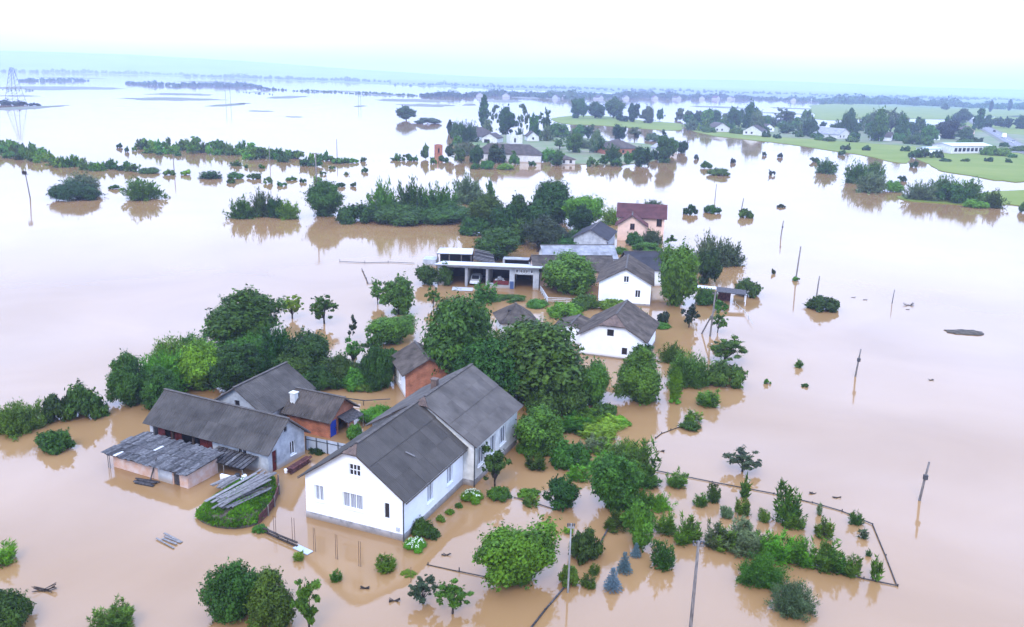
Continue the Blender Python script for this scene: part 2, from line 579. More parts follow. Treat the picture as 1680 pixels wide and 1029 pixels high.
LINES = {
 'rail_fence': [(12.51, 66.57), (17.09, 64.68), (21.42, 63.0), (24.17, 61.61), (26.13, 60.33), (27.77, 58.35), (26.92, 53.94), (26.12, 50.14), (24.32, 50.84), (22.7, 51.49)],
 'hedge_fence': [(14.09, 55.08), (16.1, 54.27), (17.99, 53.25), (20.68, 52.3), (22.7, 51.49)],
 'f2': [(0.54, 61.06), (2.31, 60.17), (3.97, 59.19)],
 'f3': [(-5.31, 51.16), (-3.2, 50.45), (-1.05, 49.76)],
 'f4': [(6.77, 54.45), (8.08, 58.1)],
 'f5': [(1.55, 44.26), (2.64, 46.5), (3.91, 48.87)],
 'f6': [(-30.37, 146.35), (-25.8, 145.93), (-21.69, 146.98), (-17.35, 146.52)],
 'f7': [(-25.5, 140.58), (-22.8, 130.75), (-17.99, 132.15)],
 'f8': [(-17.83, 55.09), (-16.21, 53.99), (-14.52, 52.94)],
 'f9': [(13.62, 73.38), (14.37, 74.56), (16.62, 76.46)],
 'f10': [(-16.43, 80.23), (-14.38, 79.72), (-12.03, 80.39)],
}
SPOTS = {
 'mound': [(-22.91, 56.58), (-22.85, 58.07), (-22.2, 60.25), (-21.41, 62.27), (-19.45, 63.15), (-18.53, 62.12), (-17.82, 58.54), (-18.13, 55.95), (-19.59, 55.08), (-21.47, 55.42)],
 'wall': [(-23.09, 62.6), (-21.13, 61.86), (-19.4, 61.44)],
 'planksA': [(-22.81, 60.22), (-21.65, 62.58)],
 'plankL': [(-19.27, 62.51), (-21.83, 56.46)],
 'board': [(-14.54, 53.02), (-13.6, 52.12)],
 'raft': [(-24.49, 53.81), (-22.34, 52.46)],
 'twig': [(-29.62, 47.08), (-28.25, 46.81)],
 'bucket': [(-18.34, 64.78)],
 'logs': [(-18.67, 64.3), (-17.83, 66.21)],
 'pile': [(-29.94, 62.4), (-28.0, 61.98)],
 'tarp': [(-10.1, 129.39), (-7.1, 126.98)],
 'rods': [(-16.59, 54.56), (-16.43, 54.48), (-15.04, 53.64), (-14.85, 53.57), (-13.28, 52.53), (-13.13, 52.45), (-11.56, 51.6), (-11.43, 51.53), (-9.84, 50.78), (-9.7, 50.72), (-8.21, 51.69), (-6.14, 49.09)],
 'vines': [(5.41, 73.53), (8.9, 77.43)],
 'bundle': [(-9.51, 55.89)],
}
PLANTS = [
 ('Td', -16.35, 44.80, 3.40, 3.78, 92, 'big dark leafy tree at the bottom edge, leftmost of the trio left of centre'),
 ('Tm', -13.98, 44.12, 3.10, 3.14, 85, 'middle tree of the leafy trio cut by the bottom edge left of centre'),
 ('Am', -11.56, 43.85, 2.14, 3.59, 59, 'thin-trunked tree at the bottom edge, rightmost of the leafy trio'),
 ('Sm', -23.05, 43.43, 2.63, 1.80, 73, 'spiky light green bush poking up at the bottom edge left of the leafy trio'),
 ('Sb', -33.34, 50.05, 1.70, 1.77, 42, 'bright green spiky bush cut by the left edge, above a rounder bush'),
 ('Bd', -29.32, 43.36, 3.38, 2.71, 94, 'large round dark bush cut by the bottom left corner'),
 ('Ak', -5.09, 46.74, 1.99, 1.94, 52, 'dark airy shrub in the water below the white house, left one of a pair'),
 ('Am', -3.17, 45.79, 2.26, 2.35, 60, 'grey-green airy shrub in the water below the white house, right one of a pair'),
 ('Tb', 1.13, 49.49, 5.54, 4.43, 138, 'big round bright green tree standing alone in the foreground water'),
 ('Bm', 4.22, 49.51, 1.41, 1.55, 35, 'low green bush tucked behind the big round foreground tree'),
 ('Bd', 5.60, 52.81, 2.25, 2.49, 53, 'dark upright bush between the round foreground tree and the pale concrete pole'),
 ('Tm', 9.24, 54.54, 2.57, 3.54, 59, 'slender green tree just above the little blue spruces'),
 ('Tm', 8.21, 59.95, 5.07, 4.46, 107, 'large dark spreading tree in the middle of the flooded garden'),
 ('Td', 4.33, 59.83, 2.70, 2.67, 57, 'dark small-crowned tree attached left of the large garden tree'),
 ('Sm', 11.04, 64.58, 2.88, 4.03, 57, 'tall spiky-topped green tree on the right side of the large garden tree'),
 ('Bm', 5.40, 67.49, 3.21, 2.69, 61, 'dense mid green bush above the large spreading garden tree'),
 ('Tm', 2.60, 70.46, 4.70, 4.11, 86, 'wide apple-like tree at the far corner of the white main house'),
 ('Bb', 10.75, 76.83, 2.01, 0.81, 34, 'small bright bush at the right end of the vine patch'),
 ('Ad', -0.99, 62.87, 2.57, 3.52, 52, 'dark big-leaved shrub against the side wall of the white main house'),
 ('Bm', -0.60, 61.02, 1.83, 1.10, 38, 'low green clump under the big-leaved shrub by the main house'),
 ('Bd', -5.89, 55.19, 2.07, 1.24, 47, 'dark low shrub against the front corner of the white main house'),
 ('Sm', 10.75, 51.73, 2.17, 2.33, 52, 'leafy spiky shrub right of the blue spruces'),
 ('Sb', 11.69, 56.41, 1.80, 1.94, 40, 'light green spiky shrub above the spiky shrub near the spruces'),
 ('Sm', 13.23, 55.31, 1.86, 2.29, 42, 'bright upright shrub at the left end of the garden hedge, behind the tall wooden pole'),
 ('Sw', 14.89, 54.77, 2.01, 2.06, 46, 'grey-green shrub, second from the left in the garden hedge'),
 ('Sw', 17.10, 54.47, 3.05, 2.39, 70, 'widest grey-green shrub in the middle of the garden hedge'),
 ('Sb', 19.22, 52.96, 2.21, 2.44, 52, 'bright green shrub right of the grey-green part of the garden hedge'),
 ('Sb', 20.76, 52.59, 1.61, 2.14, 38, 'thin light green shrub between two thicker ones in the garden hedge'),
 ('Sm', 22.04, 51.99, 2.01, 2.53, 48, 'dark green shrub at the right end of the garden hedge'),
 ('Sm', 23.58, 51.29, 1.20, 1.79, 29, 'small sapling standing just right of the garden hedge'),
 ('Sm', 25.01, 50.83, 0.78, 2.25, 19, 'narrow sapling in the corner of the garden fence'),
 ('Sd', 25.71, 53.81, 0.43, 0.62, 10, 'tiny dark sprout beside the narrow corner sapling'),
 ('Wm', 16.97, 50.16, 2.76, 2.45, 68, 'round feathery bush in open water in front of the garden hedge'),
 ('Ww', 18.19, 47.24, 2.55, 2.08, 66, 'round feathery bush, the lower of two in front of the garden hedge'),
 ('Sm', 19.15, 62.30, 1.13, 2.01, 23, 'small upright shrub on the rail fence line under the dark floating bush'),
 ('Sb', 18.26, 59.54, 1.37, 1.49, 29, 'small bright shrub directly below the rail fence, under another upright shrub'),
 ('Sm', 21.16, 58.25, 2.31, 4.06, 50, 'tallest shrub crossing the rail fence in the right garden'),
 ('Sm', 16.30, 61.37, 1.31, 1.85, 27, 'thin grey-green seedling right of the rail fence\'s left part'),
 ('Sm', 13.91, 64.08, 1.91, 1.52, 38, 'sparse seedlings at the left start of the rail fence'),
 ('Ak', 20.09, 66.98, 3.13, 2.01, 60, 'lone dark purplish bush floating above the rail fence'),
 ('Sm', 26.54, 58.46, 1.20, 1.19, 26, 'small spiky plant on the rail fence near its bend'),
 ('Sw', 26.29, 56.41, 0.81, 1.00, 18, 'faint seedling below the bend of the rail fence'),
 ('Sb', 23.44, 56.44, 1.62, 1.59, 36, 'drooping light green plant above the right end of the hedge'),
 ('Sw', 24.17, 59.70, 0.66, 1.17, 14, 'faint seedling between rail fence and drooping plant'),
 ('Wm', -44.49, 71.63, 3.88, 2.97, 70, 'airy tree at the left edge, leftmost of the flooded row'),
 ('Bd', -42.13, 74.30, 2.98, 2.97, 52, 'dark tree, left one of the pair left of the tree belt'),
 ('Bd', -40.22, 75.15, 3.30, 3.80, 57, 'dark tree, right one of the pair left of the tree belt'),
 ('Bm', -39.18, 67.86, 3.06, 2.23, 58, 'low spreading bush in the water in front of the left pair of trees'),
 ('Td', -37.75, 78.51, 4.69, 4.55, 78, 'dark tree at the left end of the belt behind the long barn'),
 ('Wb', -35.49, 82.02, 5.51, 4.87, 88, 'bright green tree just left of the long barn\'s roof'),
 ('Td', -33.81, 77.57, 3.81, 3.99, 64, 'low dark tree at the left gable of the long barn'),
 ('Wm', -35.99, 91.81, 4.57, 3.61, 66, 'grey-green bushy tree on the upper rim of the tree belt'),
 ('Tb', -32.01, 83.17, 5.32, 4.34, 84, 'bright green tree directly above the long barn\'s ridge'),
 ('Td', -32.35, 97.89, 8.67, 5.97, 118, 'broad dark tree, tallest crown of the tree belt'),
 ('Td', -28.23, 83.08, 5.19, 4.87, 82, 'dark tree between the barn ridge and the grey roof behind it'),
 ('Wd', -25.55, 90.40, 6.01, 5.17, 88, 'dense tree above the grey roof behind the barn'),
 ('Td', -22.17, 89.12, 5.26, 4.94, 78, 'dark tree right of the grey roof\'s peak'),
 ('Bd', -18.32, 85.83, 4.43, 3.88, 68, 'dark round tree right of the grey roofed house'),
 ('Am', -24.70, 107.97, 4.42, 3.94, 55, 'thin isolated tree above the tree belt, right of a yellowish sapling'),
 ('Ay', -29.45, 110.05, 3.27, 3.27, 40, 'pale yellowish sapling above the tree belt'),
 ('Bd', -14.17, 85.64, 4.03, 5.40, 62, 'dark tree above the water yard left of the brick outbuilding'),
 ('Am', -15.60, 92.83, 3.50, 4.03, 50, 'airy grey tree on the right rim of the tree belt'),
 ('Ak', -19.60, 101.18, 1.51, 3.32, 20, 'bare brown twiggy shrub standing alone in bright water'),
 ('Tm', -14.45, 100.65, 6.48, 3.77, 86, 'flat-crowned tree with bent trunks left of the biggest trees'),
 ('Tm', -15.67, 113.57, 5.06, 5.18, 60, 'narrow tree stacked above the flat-crowned tree'),
 ('Am', -19.33, 118.55, 2.81, 3.92, 32, 'thin sapling left of the narrow stacked tree'),
 ('Am', -11.28, 117.90, 2.27, 3.05, 26, 'small tree in the brown water left of the garage yard'),
 ('Td', -5.47, 86.17, 8.77, 10.27, 134, 'biggest dark tree, left crown of the central clump behind the main house'),
 ('Td', 3.02, 83.60, 10.31, 8.46, 162, 'biggest dark tree, right crown of the central clump behind the main house'),
 ('Td', -2.46, 81.29, 6.70, 7.07, 108, 'dark lower crown nestled between the two biggest central trees'),
 ('Bd', 4.72, 78.94, 5.44, 4.63, 90, 'deep dark bush at the foot of the central clump'),
 ('Tm', 8.60, 81.96, 4.63, 4.86, 74, 'leafy tree at the right foot of the central clump'),
 ('Tm', 12.95, 83.08, 5.06, 5.00, 80, 'broad leafy tree in front of the gabled house with the brown hip'),
 ('Td', 15.31, 96.39, 3.04, 2.20, 42, 'small dark bush at the right corner of the gabled house with the brown hip'),
 ('Wm', 19.50, 88.87, 4.84, 3.99, 72, 'feathery green shrub in the water right of the gabled houses'),
 ('Am', 25.53, 96.60, 4.79, 3.19, 66, 'open-leaved crown on top of the round dark shrub on the right'),
 ('Bd', 23.81, 88.88, 4.04, 3.41, 60, 'round dark shrub under an open-leaved crown on the right'),
 ('Vb', 17.09, 83.07, 1.52, 3.55, 24, 'narrow bright cypress beside the feathery green shrub'),
 ('Sb', 20.44, 82.42, 2.64, 2.02, 42, 'light green reedy tuft in the water below the feathery shrub'),
 ('Bb', 17.03, 82.70, 1.26, 0.62, 20, 'small yellow-green clump at the foot of the narrow cypress'),
 ('Bm', 17.39, 76.05, 1.87, 0.83, 32, 'small green clump alone in the water above the rail fence'),
 ('Sb', 17.97, 77.86, 1.67, 1.24, 28, 'thin sprout above the lone small green clump'),
 ('Tm', 8.72, 129.83, 9.17, 6.34, 96, 'round tree in front of the long brown roof, left of the white gabled house'),
 ('Tm', 24.23, 122.93, 7.44, 10.14, 82, 'tallest broad tree right of the white gabled house'),
 ('Td', 31.95, 137.12, 4.62, 5.74, 46, 'dark tree attached right of the tallest broad tree'),
 ('Ww', 35.61, 153.84, 5.38, 6.36, 48, 'silvery willow, left half of the pair above the dark tree'),
 ('Ww', 39.06, 153.23, 5.36, 5.22, 48, 'silvery willow, right half of the pair at the water\'s edge'),
 ('Bd', 29.05, 123.95, 2.93, 3.09, 32, 'dark bush beside the little carport'),
 ('Bd', 36.96, 130.28, 3.93, 3.36, 41, 'round dark bush in the water right of the carport'),
 ('Ak', 23.99, 110.99, 2.64, 3.36, 32, 'flowering dark bush with pale blossoms below the tallest broad tree'),
 ('Bm', 30.47, 120.98, 1.97, 1.65, 22, 'small clump under the carport roof edge'),
 ('Am', 27.39, 108.89, 2.11, 3.18, 26, 'thin young tree beside the leaning prop pole'),
 ('Sm', 17.18, 110.18, 2.46, 2.88, 30, 'small shrub in the yard between the two white gabled houses'),
 ('Bk', 20.86, 113.60, 1.85, 2.07, 22, 'small dark bush in the brown yard water'),
 ('Bb', 20.08, 110.81, 2.47, 0.92, 30, 'bright floating clump under the small dark yard bush'),
 ('Bb', 7.47, 115.32, 4.96, 2.28, 58, 'bright round bush left of the gabled house with the brown hip'),
 ('Bd', 10.53, 119.76, 4.07, 2.49, 46, 'dark bush at the left wall of the white gabled house'),
 ('By', 14.78, 119.66, 4.42, 1.72, 50, 'light hedge along the front wall of the white gabled house'),
 ('Bm', 3.53, 120.18, 3.55, 1.27, 40, 'low bush right of the hip-roofed shed'),
 ('Sm', -3.88, 120.97, 3.75, 3.79, 42, 'dark young tree in front of the open garage bays'),
 ('Bm', -0.69, 123.73, 4.93, 0.62, 54, 'low hedge in front of the garage yard'),
 ('Td', -13.47, 131.67, 3.87, 3.40, 40, 'dark bush at the left end wall of the open garage'),
 ('Td', -2.81, 152.32, 9.10, 5.56, 82, 'dark bush behind the garage roof'),
 ('Wm', -60.98, 190.06, 5.75, 5.38, 42, 'willow bush, leftmost of the upper left water group'),
 ('Wm', -57.93, 194.20, 6.15, 6.72, 44, 'tall pale willow in the upper left water group'),
 ('Bd', -53.92, 192.36, 4.16, 5.55, 30, 'dark narrow willow in the upper left water group'),
 ('Wb', -51.48, 191.50, 5.24, 4.36, 38, 'light green willow at the right end of the upper left water group'),
 ('Tm', -44.19, 196.27, 10.31, 6.98, 73, 'round tree right behind the tall wooden pole'),
 ('Bd', -35.38, 188.73, 8.16, 4.91, 60, 'dark bush at the left end of the long tree island'),
 ('Wm', -30.11, 194.35, 7.55, 9.53, 54, 'pale willow in the left part of the long tree island'),
 ('Wm', -23.88, 197.29, 7.95, 9.92, 56, 'tall pale willow near the middle of the long tree island'),
 ('Bd', -26.22, 190.47, 12.90, 4.64, 94, 'dark undergrowth bush fronting the pale willows of the long tree island'),
 ('Wm', -17.58, 198.26, 7.70, 8.59, 54, 'willow right of the middle of the long tree island'),
 ('Bd', -15.73, 193.23, 11.41, 5.10, 82, 'dark undergrowth bush right of the island\'s middle'),
 ('Ww', -12.29, 223.21, 8.95, 8.37, 56, 'tall pale willow at the back of the long tree island'),
 ('Wm', -6.85, 238.13, 2.38, 4.94, 14, 'thin pale tree standing just right of the tall back willow'),
 ('Tm', -5.71, 181.31, 8.90, 8.30, 68, 'mid green tree on the right part of the long tree island'),
 ('Td', 0.97, 177.11, 6.40, 8.52, 50, 'dark tree left of the dark tower-crowned tree'),
 ('Td', 8.80, 197.17, 11.91, 9.99, 84, 'dark tower-crowned tree, highest of the tree island'),
 ('Tb', 15.62, 187.76, 9.47, 8.05, 70, 'bright green tree left of the pink house'),
 ('Tm', 0.73, 167.67, 6.08, 5.68, 50, 'green tree below the tower-crowned tree'),
 ('Tk', 6.66, 163.04, 7.81, 5.62, 66, 'dark purple-green tree behind the long pale roof'),
 ('Bm', 12.35, 168.79, 4.40, 3.86, 36, 'bush left of the grey gabled house'),
 ('Wy', 22.16, 194.82, 3.93, 4.52, 28, 'pale lime willow left of the pink house'),
 ('Ww', 28.17, 172.26, 4.24, 3.22, 34, 'pale bush in front of the pink house\'s right side'),
 ('Bd', 24.41, 170.22, 3.70, 3.21, 30, 'dark bush in front of the pink house\'s front gable'),
 ('Bm', 25.81, 163.61, 5.22, 2.25, 44, 'green bush behind the dark slate roof'),
 ('Bm', 20.37, 160.87, 3.04, 1.66, 26, 'low green bush right of the long pale roof'),
 ('Ww', 35.77, 221.73, 4.44, 2.61, 28, 'grey tree crown just behind the pink house\'s roof'),
 ('Am', 31.87, 170.65, 2.72, 2.35, 22, 'airy young tree right of the pale bush by the pink house'),
 ('Bd', -109.19, 211.95, 11.86, 5.11, 78, 'dark purple-green bush, left one of the two big lone bushes on the left'),
 ('Ww', -117.09, 230.48, 9.56, 4.76, 58, 'silvery willow crown rising behind the dark lone bush on the left'),
 ('Wb', -93.59, 213.95, 8.90, 5.92, 58, 'light green lone bush, right one of the two big lone bushes on the left'),
 ('Wm', 118.30, 329.32, 8.61, 6.12, 37, 'round pale willow alone in the water before the green field'),
 ('Wm', 117.16, 296.08, 7.56, 8.62, 36, 'pale willow, upper left of the bush group before the green field'),
 ('Wm', 131.73, 317.78, 7.20, 6.40, 32, 'pale willow, upper right of the bush group before the green field'),
 ('Ww', 112.40, 271.88, 9.66, 7.25, 50, 'silvery rounded bush, front of the bush group before the green field'),
 ('Bb', 120.92, 275.61, 6.66, 4.39, 34, 'low green bush at the right end of the bush group before the field'),
 ('Ww', 120.84, 255.12, 8.00, 6.15, 44, 'silvery bush at the left end of the big right-hand thicket'),
 ('Wm', 133.70, 268.32, 7.63, 7.06, 40, 'pale crown at the back of the big right-hand thicket'),
 ('Bd', 128.75, 252.30, 10.43, 6.15, 58, 'dark front bush of the big right-hand thicket'),
 ('Wm', 132.59, 252.45, 8.63, 7.66, 48, 'grey-green bush right of the dark front bush in the right thicket'),
 ('Wm', 135.58, 242.76, 6.76, 5.56, 39, 'separate round bush at the right end of the right thicket'),
 ('Bb', 129.97, 241.46, 5.86, 2.83, 34, 'low bright bush in front of the right thicket\'s end'),
 ('Bd', 139.81, 233.68, 4.01, 3.49, 24, 'dark bush cut by the right edge below the green field'),
 ('Bd', 44.20, 213.67, 3.37, 2.87, 22, 'small round dark bush, left one of three in a row right of the pink house'),
 ('Bd', 50.45, 216.99, 4.04, 2.57, 26, 'small round dark bush, middle one of three in a row right of the pink house'),
 ('Bm', 57.18, 210.18, 3.47, 2.82, 23, 'small round bush, right one of three in a row right of the pink house'),
 ('Bd', 46.23, 122.65, 4.07, 2.50, 45, 'round bush with a stub pole, alone in the open water on the right'),
 ('Bk', 45.59, 146.37, 0.75, 1.14, 7, 'tiny dark sprout alone in open water left of a leaning pole'),
 ('Sm', 33.84, 95.32, 1.08, 1.27, 15, 'tiny green sprout in open water left of the right-hand pole'),
 ('Bm', 48.14, 141.37, 1.45, 0.94, 14, 'weed clump at the foot of the leaning pole in open water'),
 ('Bm', 28.51, 89.24, 0.95, 0.73, 14, 'tiny dark clump near the small right-hand sprout'),
 ('Bm', 32.55, 88.78, 0.94, 0.44, 14, 'tiny green clump lowest in the open water on the right'),
 ('Bm', 73.53, 334.14, 4.72, 3.33, 20, 'small green bush, upper one of two close bushes above the pink house\'s right'),
 ('Bm', 72.97, 309.68, 7.46, 3.18, 34, 'long low green bush, lower one of two close bushes above the pink house\'s right'),
 ('Tm', -80.65, 632.67, 15.90, 10.01, 36, 'grey-green lone tree on the far water left of the poplar'),
 ('Bw', -60.85, 594.54, 18.28, 4.88, 44, 'low grey bush trailing right of the far lone tree'),
 ('Pd', -22.05, 564.98, 8.30, 19.02, 21, 'tall dark poplar on the left of the far hamlet'),
 ('Aw', -14.66, 554.69, 7.37, 14.96, 19, 'pale feathery tree right of the tall poplar'),
 ('Td', -5.34, 507.16, 12.08, 14.92, 34, 'dark blue-green dense tree behind the hamlet ruin'),
 ('Aw', 4.19, 497.95, 6.98, 17.84, 20, 'pale tall thin tree right of the dense hamlet tree'),
 ('Tm', 8.87, 484.99, 6.80, 14.40, 20, 'green tree right of the pale thin tree in the far hamlet'),
 ('Ad', 16.07, 498.42, 9.78, 16.12, 28, 'tall dark open tree in the far hamlet'),
 ('Pd', -37.94, 489.93, 3.78, 7.64, 11, 'small dark poplar at the left end of the far hamlet'),
 ('Td', -32.54, 488.71, 7.54, 6.18, 22, 'round dark tree right of the small poplar'),
 ('Bd', -28.39, 499.93, 4.20, 4.69, 12, 'small dark tree touching the hamlet\'s big roof'),
 ('Td', -26.33, 342.39, 3.87, 6.29, 16, 'dark tree right of the far brick tower'),
 ('Td', -21.24, 329.32, 4.89, 6.01, 21, 'dark tree second right of the far brick tower'),
 ('Bm', -30.82, 321.17, 2.73, 3.26, 12, 'small bush left of the far brick tower\'s foot'),
 ('Bm', -27.89, 329.46, 3.73, 3.30, 16, 'bush at the foot of the far brick tower'),
 ('Td', -35.95, 339.55, 3.84, 6.00, 16, 'dark tree standing left of the far brick tower'),
 ('Wm', -11.06, 345.05, 5.60, 6.98, 23, 'willow in front of the long white hamlet house'),
 ('Cd', -5.52, 335.74, 3.56, 7.10, 15, 'dark conical tree in front of the long white hamlet house'),
 ('Am', -1.11, 331.84, 3.75, 4.98, 16, 'airy tree at the white wall of the long hamlet house'),
 ('Wm', -16.52, 332.61, 3.53, 4.73, 15, 'bushy tree at the left end of the long hamlet house'),
 ('Bm', -14.30, 308.38, 3.49, 3.09, 16, 'small shoreline bush, left of three before the long hamlet house'),
 ('Bb', -10.43, 310.28, 5.71, 3.67, 26, 'wide shoreline bush, middle of three before the long hamlet house'),
 ('Bb', -3.61, 309.80, 5.26, 2.82, 24, 'shoreline bush, right of three before the long hamlet house'),
 ('Bd', 6.05, 324.63, 3.21, 2.37, 14, 'small bush at the right end of the long white hamlet wall'),
 ('Bb', 12.69, 344.49, 6.32, 6.23, 26, 'bright bush right of the long white hamlet house'),
 ('Td', 15.53, 328.45, 6.73, 5.70, 29, 'dark bush left of the small three-windowed white house'),
 ('Tm', 25.68, 388.92, 9.31, 9.11, 34, 'green tree behind the small three-windowed white house'),
 ('Tm', 35.49, 496.21, 8.34, 6.94, 24, 'tree in the back of the far hamlet\'s right half'),
 ('Tw', 36.02, 391.20, 6.61, 10.05, 24, 'grey-green tree left of the far brick house'),
 ('Td', 56.67, 485.12, 9.18, 9.08, 27, 'dark tree behind the far brick house'),
 ('Aw', 64.75, 477.98, 8.71, 7.70, 26, 'pale tree right behind the far brick house'),
 ('Tm', 43.16, 335.03, 4.26, 6.15, 18, 'tree at the right front of the far brick house'),
 ('Td', 48.72, 335.71, 8.54, 8.33, 36, 'big dark tree in front of the far brick house\'s right end'),
 ('Td', 61.12, 353.97, 9.24, 10.72, 37, 'big dark tree at the right tip of the far hamlet'),
 ('Td', 77.33, 404.53, 7.40, 6.21, 26, 'small tree at the very right tip of the far hamlet'),
 ('Bm', 29.41, 329.23, 4.65, 4.42, 20, 'bush right of the small three-windowed white house'),
 ('Td', 34.07, 332.81, 4.94, 4.23, 21, 'round bush before the far brick house, left one'),
 ('Bm', 38.42, 331.75, 4.92, 3.75, 21, 'round bush before the far brick house, right one'),
 ('Bm', 22.82, 492.89, 12.43, 9.46, 36, 'tree mass between the hamlet\'s open tree and the meadow'),
 ('Td', 50.70, 737.17, 15.92, 16.68, 31, 'dark tree at the left of the far grove above the hamlet'),
 ('Td', 66.21, 747.19, 18.74, 13.85, 36, 'lower tree in the middle of the far grove above the hamlet'),
 ('Td', 82.87, 756.95, 18.98, 17.60, 36, 'tall dark tree at the right of the far grove above the hamlet'),
 ('Bd', 83.69, 702.81, 11.27, 7.91, 23, 'small tree below the far grove\'s right end'),
 ('Td', 92.85, 697.90, 11.19, 14.93, 23, 'round tree right of the far grove'),
 ('Tw', 101.62, 684.51, 12.89, 12.77, 27, 'greyish tree second right of the far grove'),
 ('Td', 120.78, 741.73, 6.72, 10.45, 13, 'small tree third right of the far grove'),
 ('Tw', 138.76, 752.52, 8.91, 10.57, 17, 'small pale tree in the gap before the right-hand village'),
 ('Wm', 10.10, 68.12, 4.13, 1.99, 78, 'feathery green shrub right of the dense mid green bush'),
 ('Sm', 11.36, 63.81, 2.30, 1.79, 46, 'light shrub at the left foot of the rail fence'),
 ('Bd', 9.23, 78.22, 2.76, 1.86, 46, 'dark bush under the leafy tree at the clump\'s right foot'),
 ('Bd', 4.41, 74.83, 2.42, 1.07, 42, 'dark bush at the back of the vine patch'),
 ('Wm', -29.32, 91.77, 5.13, 3.59, 74, 'dark tree under the tallest crown of the tree belt'),
 ('Bd', -23.16, 86.37, 4.98, 3.43, 76, 'dark tree touching the right slope of the grey roof'),
 ('Bd', -19.75, 84.92, 4.26, 2.78, 66, 'dark low bush right of the grey roofed house\'s eave'),
 ('Bm', -16.33, 84.95, 3.62, 2.47, 56, 'green bush on the far rim of the brown yard water'),
 ('Wm', -37.28, 89.40, 5.01, 4.01, 74, 'dark tree on the upper left rim of the tree belt'),
 ('Am', -17.83, 91.29, 3.17, 3.28, 46, 'airy young tree between the belt and the bare twiggy shrub'),
 ('Bm', -13.69, 92.27, 2.92, 2.38, 42, 'round bush under the flat-crowned tree'),
 ('Sm', 21.62, 57.40, 1.64, 1.61, 36, 'leafy shrub below the tallest fence shrub'),
 ('Wm', 19.07, 96.70, 2.91, 2.36, 40, 'small feathery shrub behind the larger one right of the gabled houses'),
 ('Bm', 2.14, 69.59, 2.92, 1.34, 54, 'low green bush at the foot of the apple-like tree'),
 ('Sb', 7.91, 66.57, 2.60, 1.61, 50, 'bright weedy growth above the large garden tree'),
 ('Sb', 10.78, 60.18, 1.71, 1.66, 36, 'bright shrub between the large garden tree and the slender tree'),
 ('Sm', 8.13, 56.75, 1.81, 1.55, 40, 'weedy shrub at the foot of the large garden tree'),
 ('Bb', 1.72, 61.68, 1.65, 0.62, 34, 'low bright clump by the submerged wire fence'),
 ('Wb', 11.89, 59.91, 1.70, 1.52, 36, 'bright feathery shrub left of the hedge\'s start'),
 ('Td', -2.09, 168.64, 6.35, 7.39, 52, 'dark tree in the thick of the tree island, left of the tower-crowned tree\'s foot'),
 ('Td', 4.01, 174.97, 6.83, 7.64, 54, 'dark tree at the foot of the tower-crowned tree'),
 ('Bd', 8.09, 163.21, 7.34, 3.74, 62, 'dark bush row before the long pale roof'),
 ('Td', 13.87, 180.21, 5.73, 6.40, 44, 'dark tree between tower-crowned and bright green tree'),
 ('Bm', -8.01, 177.30, 6.41, 4.69, 50, 'green bush at the right end of the brown mirror water'),
 ('Td', -7.90, 331.48, 7.03, 6.89, 30, 'dark tree before the left part of the long hamlet house'),
 ('Td', -15.17, 326.71, 6.01, 7.05, 26, 'dark tree at the left corner of the long hamlet house'),
 ('Bm', -0.85, 327.73, 4.17, 4.64, 18, 'green bush before the middle of the long hamlet house'),
 ('Td', -10.77, 131.84, 3.49, 3.44, 36, 'dark tree peeking round the garage\'s left end'),
 ('Sm', 15.55, 54.41, 1.74, 1.79, 40, 'light shrub filling the hedge between its grey-green parts'),
 ('Sb', 18.24, 53.74, 1.72, 2.07, 40, 'bright shrub just left of the hedge\'s brightest part'),
 ('Sb', 20.12, 52.71, 1.61, 2.24, 38, 'leafy light shrub in the hedge above the round feathery bush'),
 ('Sm', 22.71, 51.66, 1.75, 2.00, 42, 'thin shrub at the hedge\'s right end, behind the dark one'),
 ('Sm', 15.16, 60.68, 1.15, 1.22, 24, 'wispy seedling between rail fence and hedge, left one'),
 ('Sw', 16.84, 58.85, 1.12, 1.19, 24, 'wispy seedling between rail fence and hedge, middle one'),
 ('Sm', 19.53, 58.43, 1.11, 1.29, 24, 'wispy seedling between rail fence and hedge, right one'),
 ('Sb', 12.74, 55.03, 1.50, 1.55, 34, 'light green shrub left of the hedge\'s first upright shrub'),
 ('Wm', 9.42, 60.93, 2.21, 1.97, 46, 'feathery shrub under the tall spiky-topped tree'),
 ('Sb', 5.91, 64.71, 1.92, 1.31, 38, 'bright weeds between dense bush and large garden tree'),
 ('Sm', 2.44, 66.58, 2.08, 1.45, 40, 'leafy sprouts in the brown water below the apple-like tree'),
]
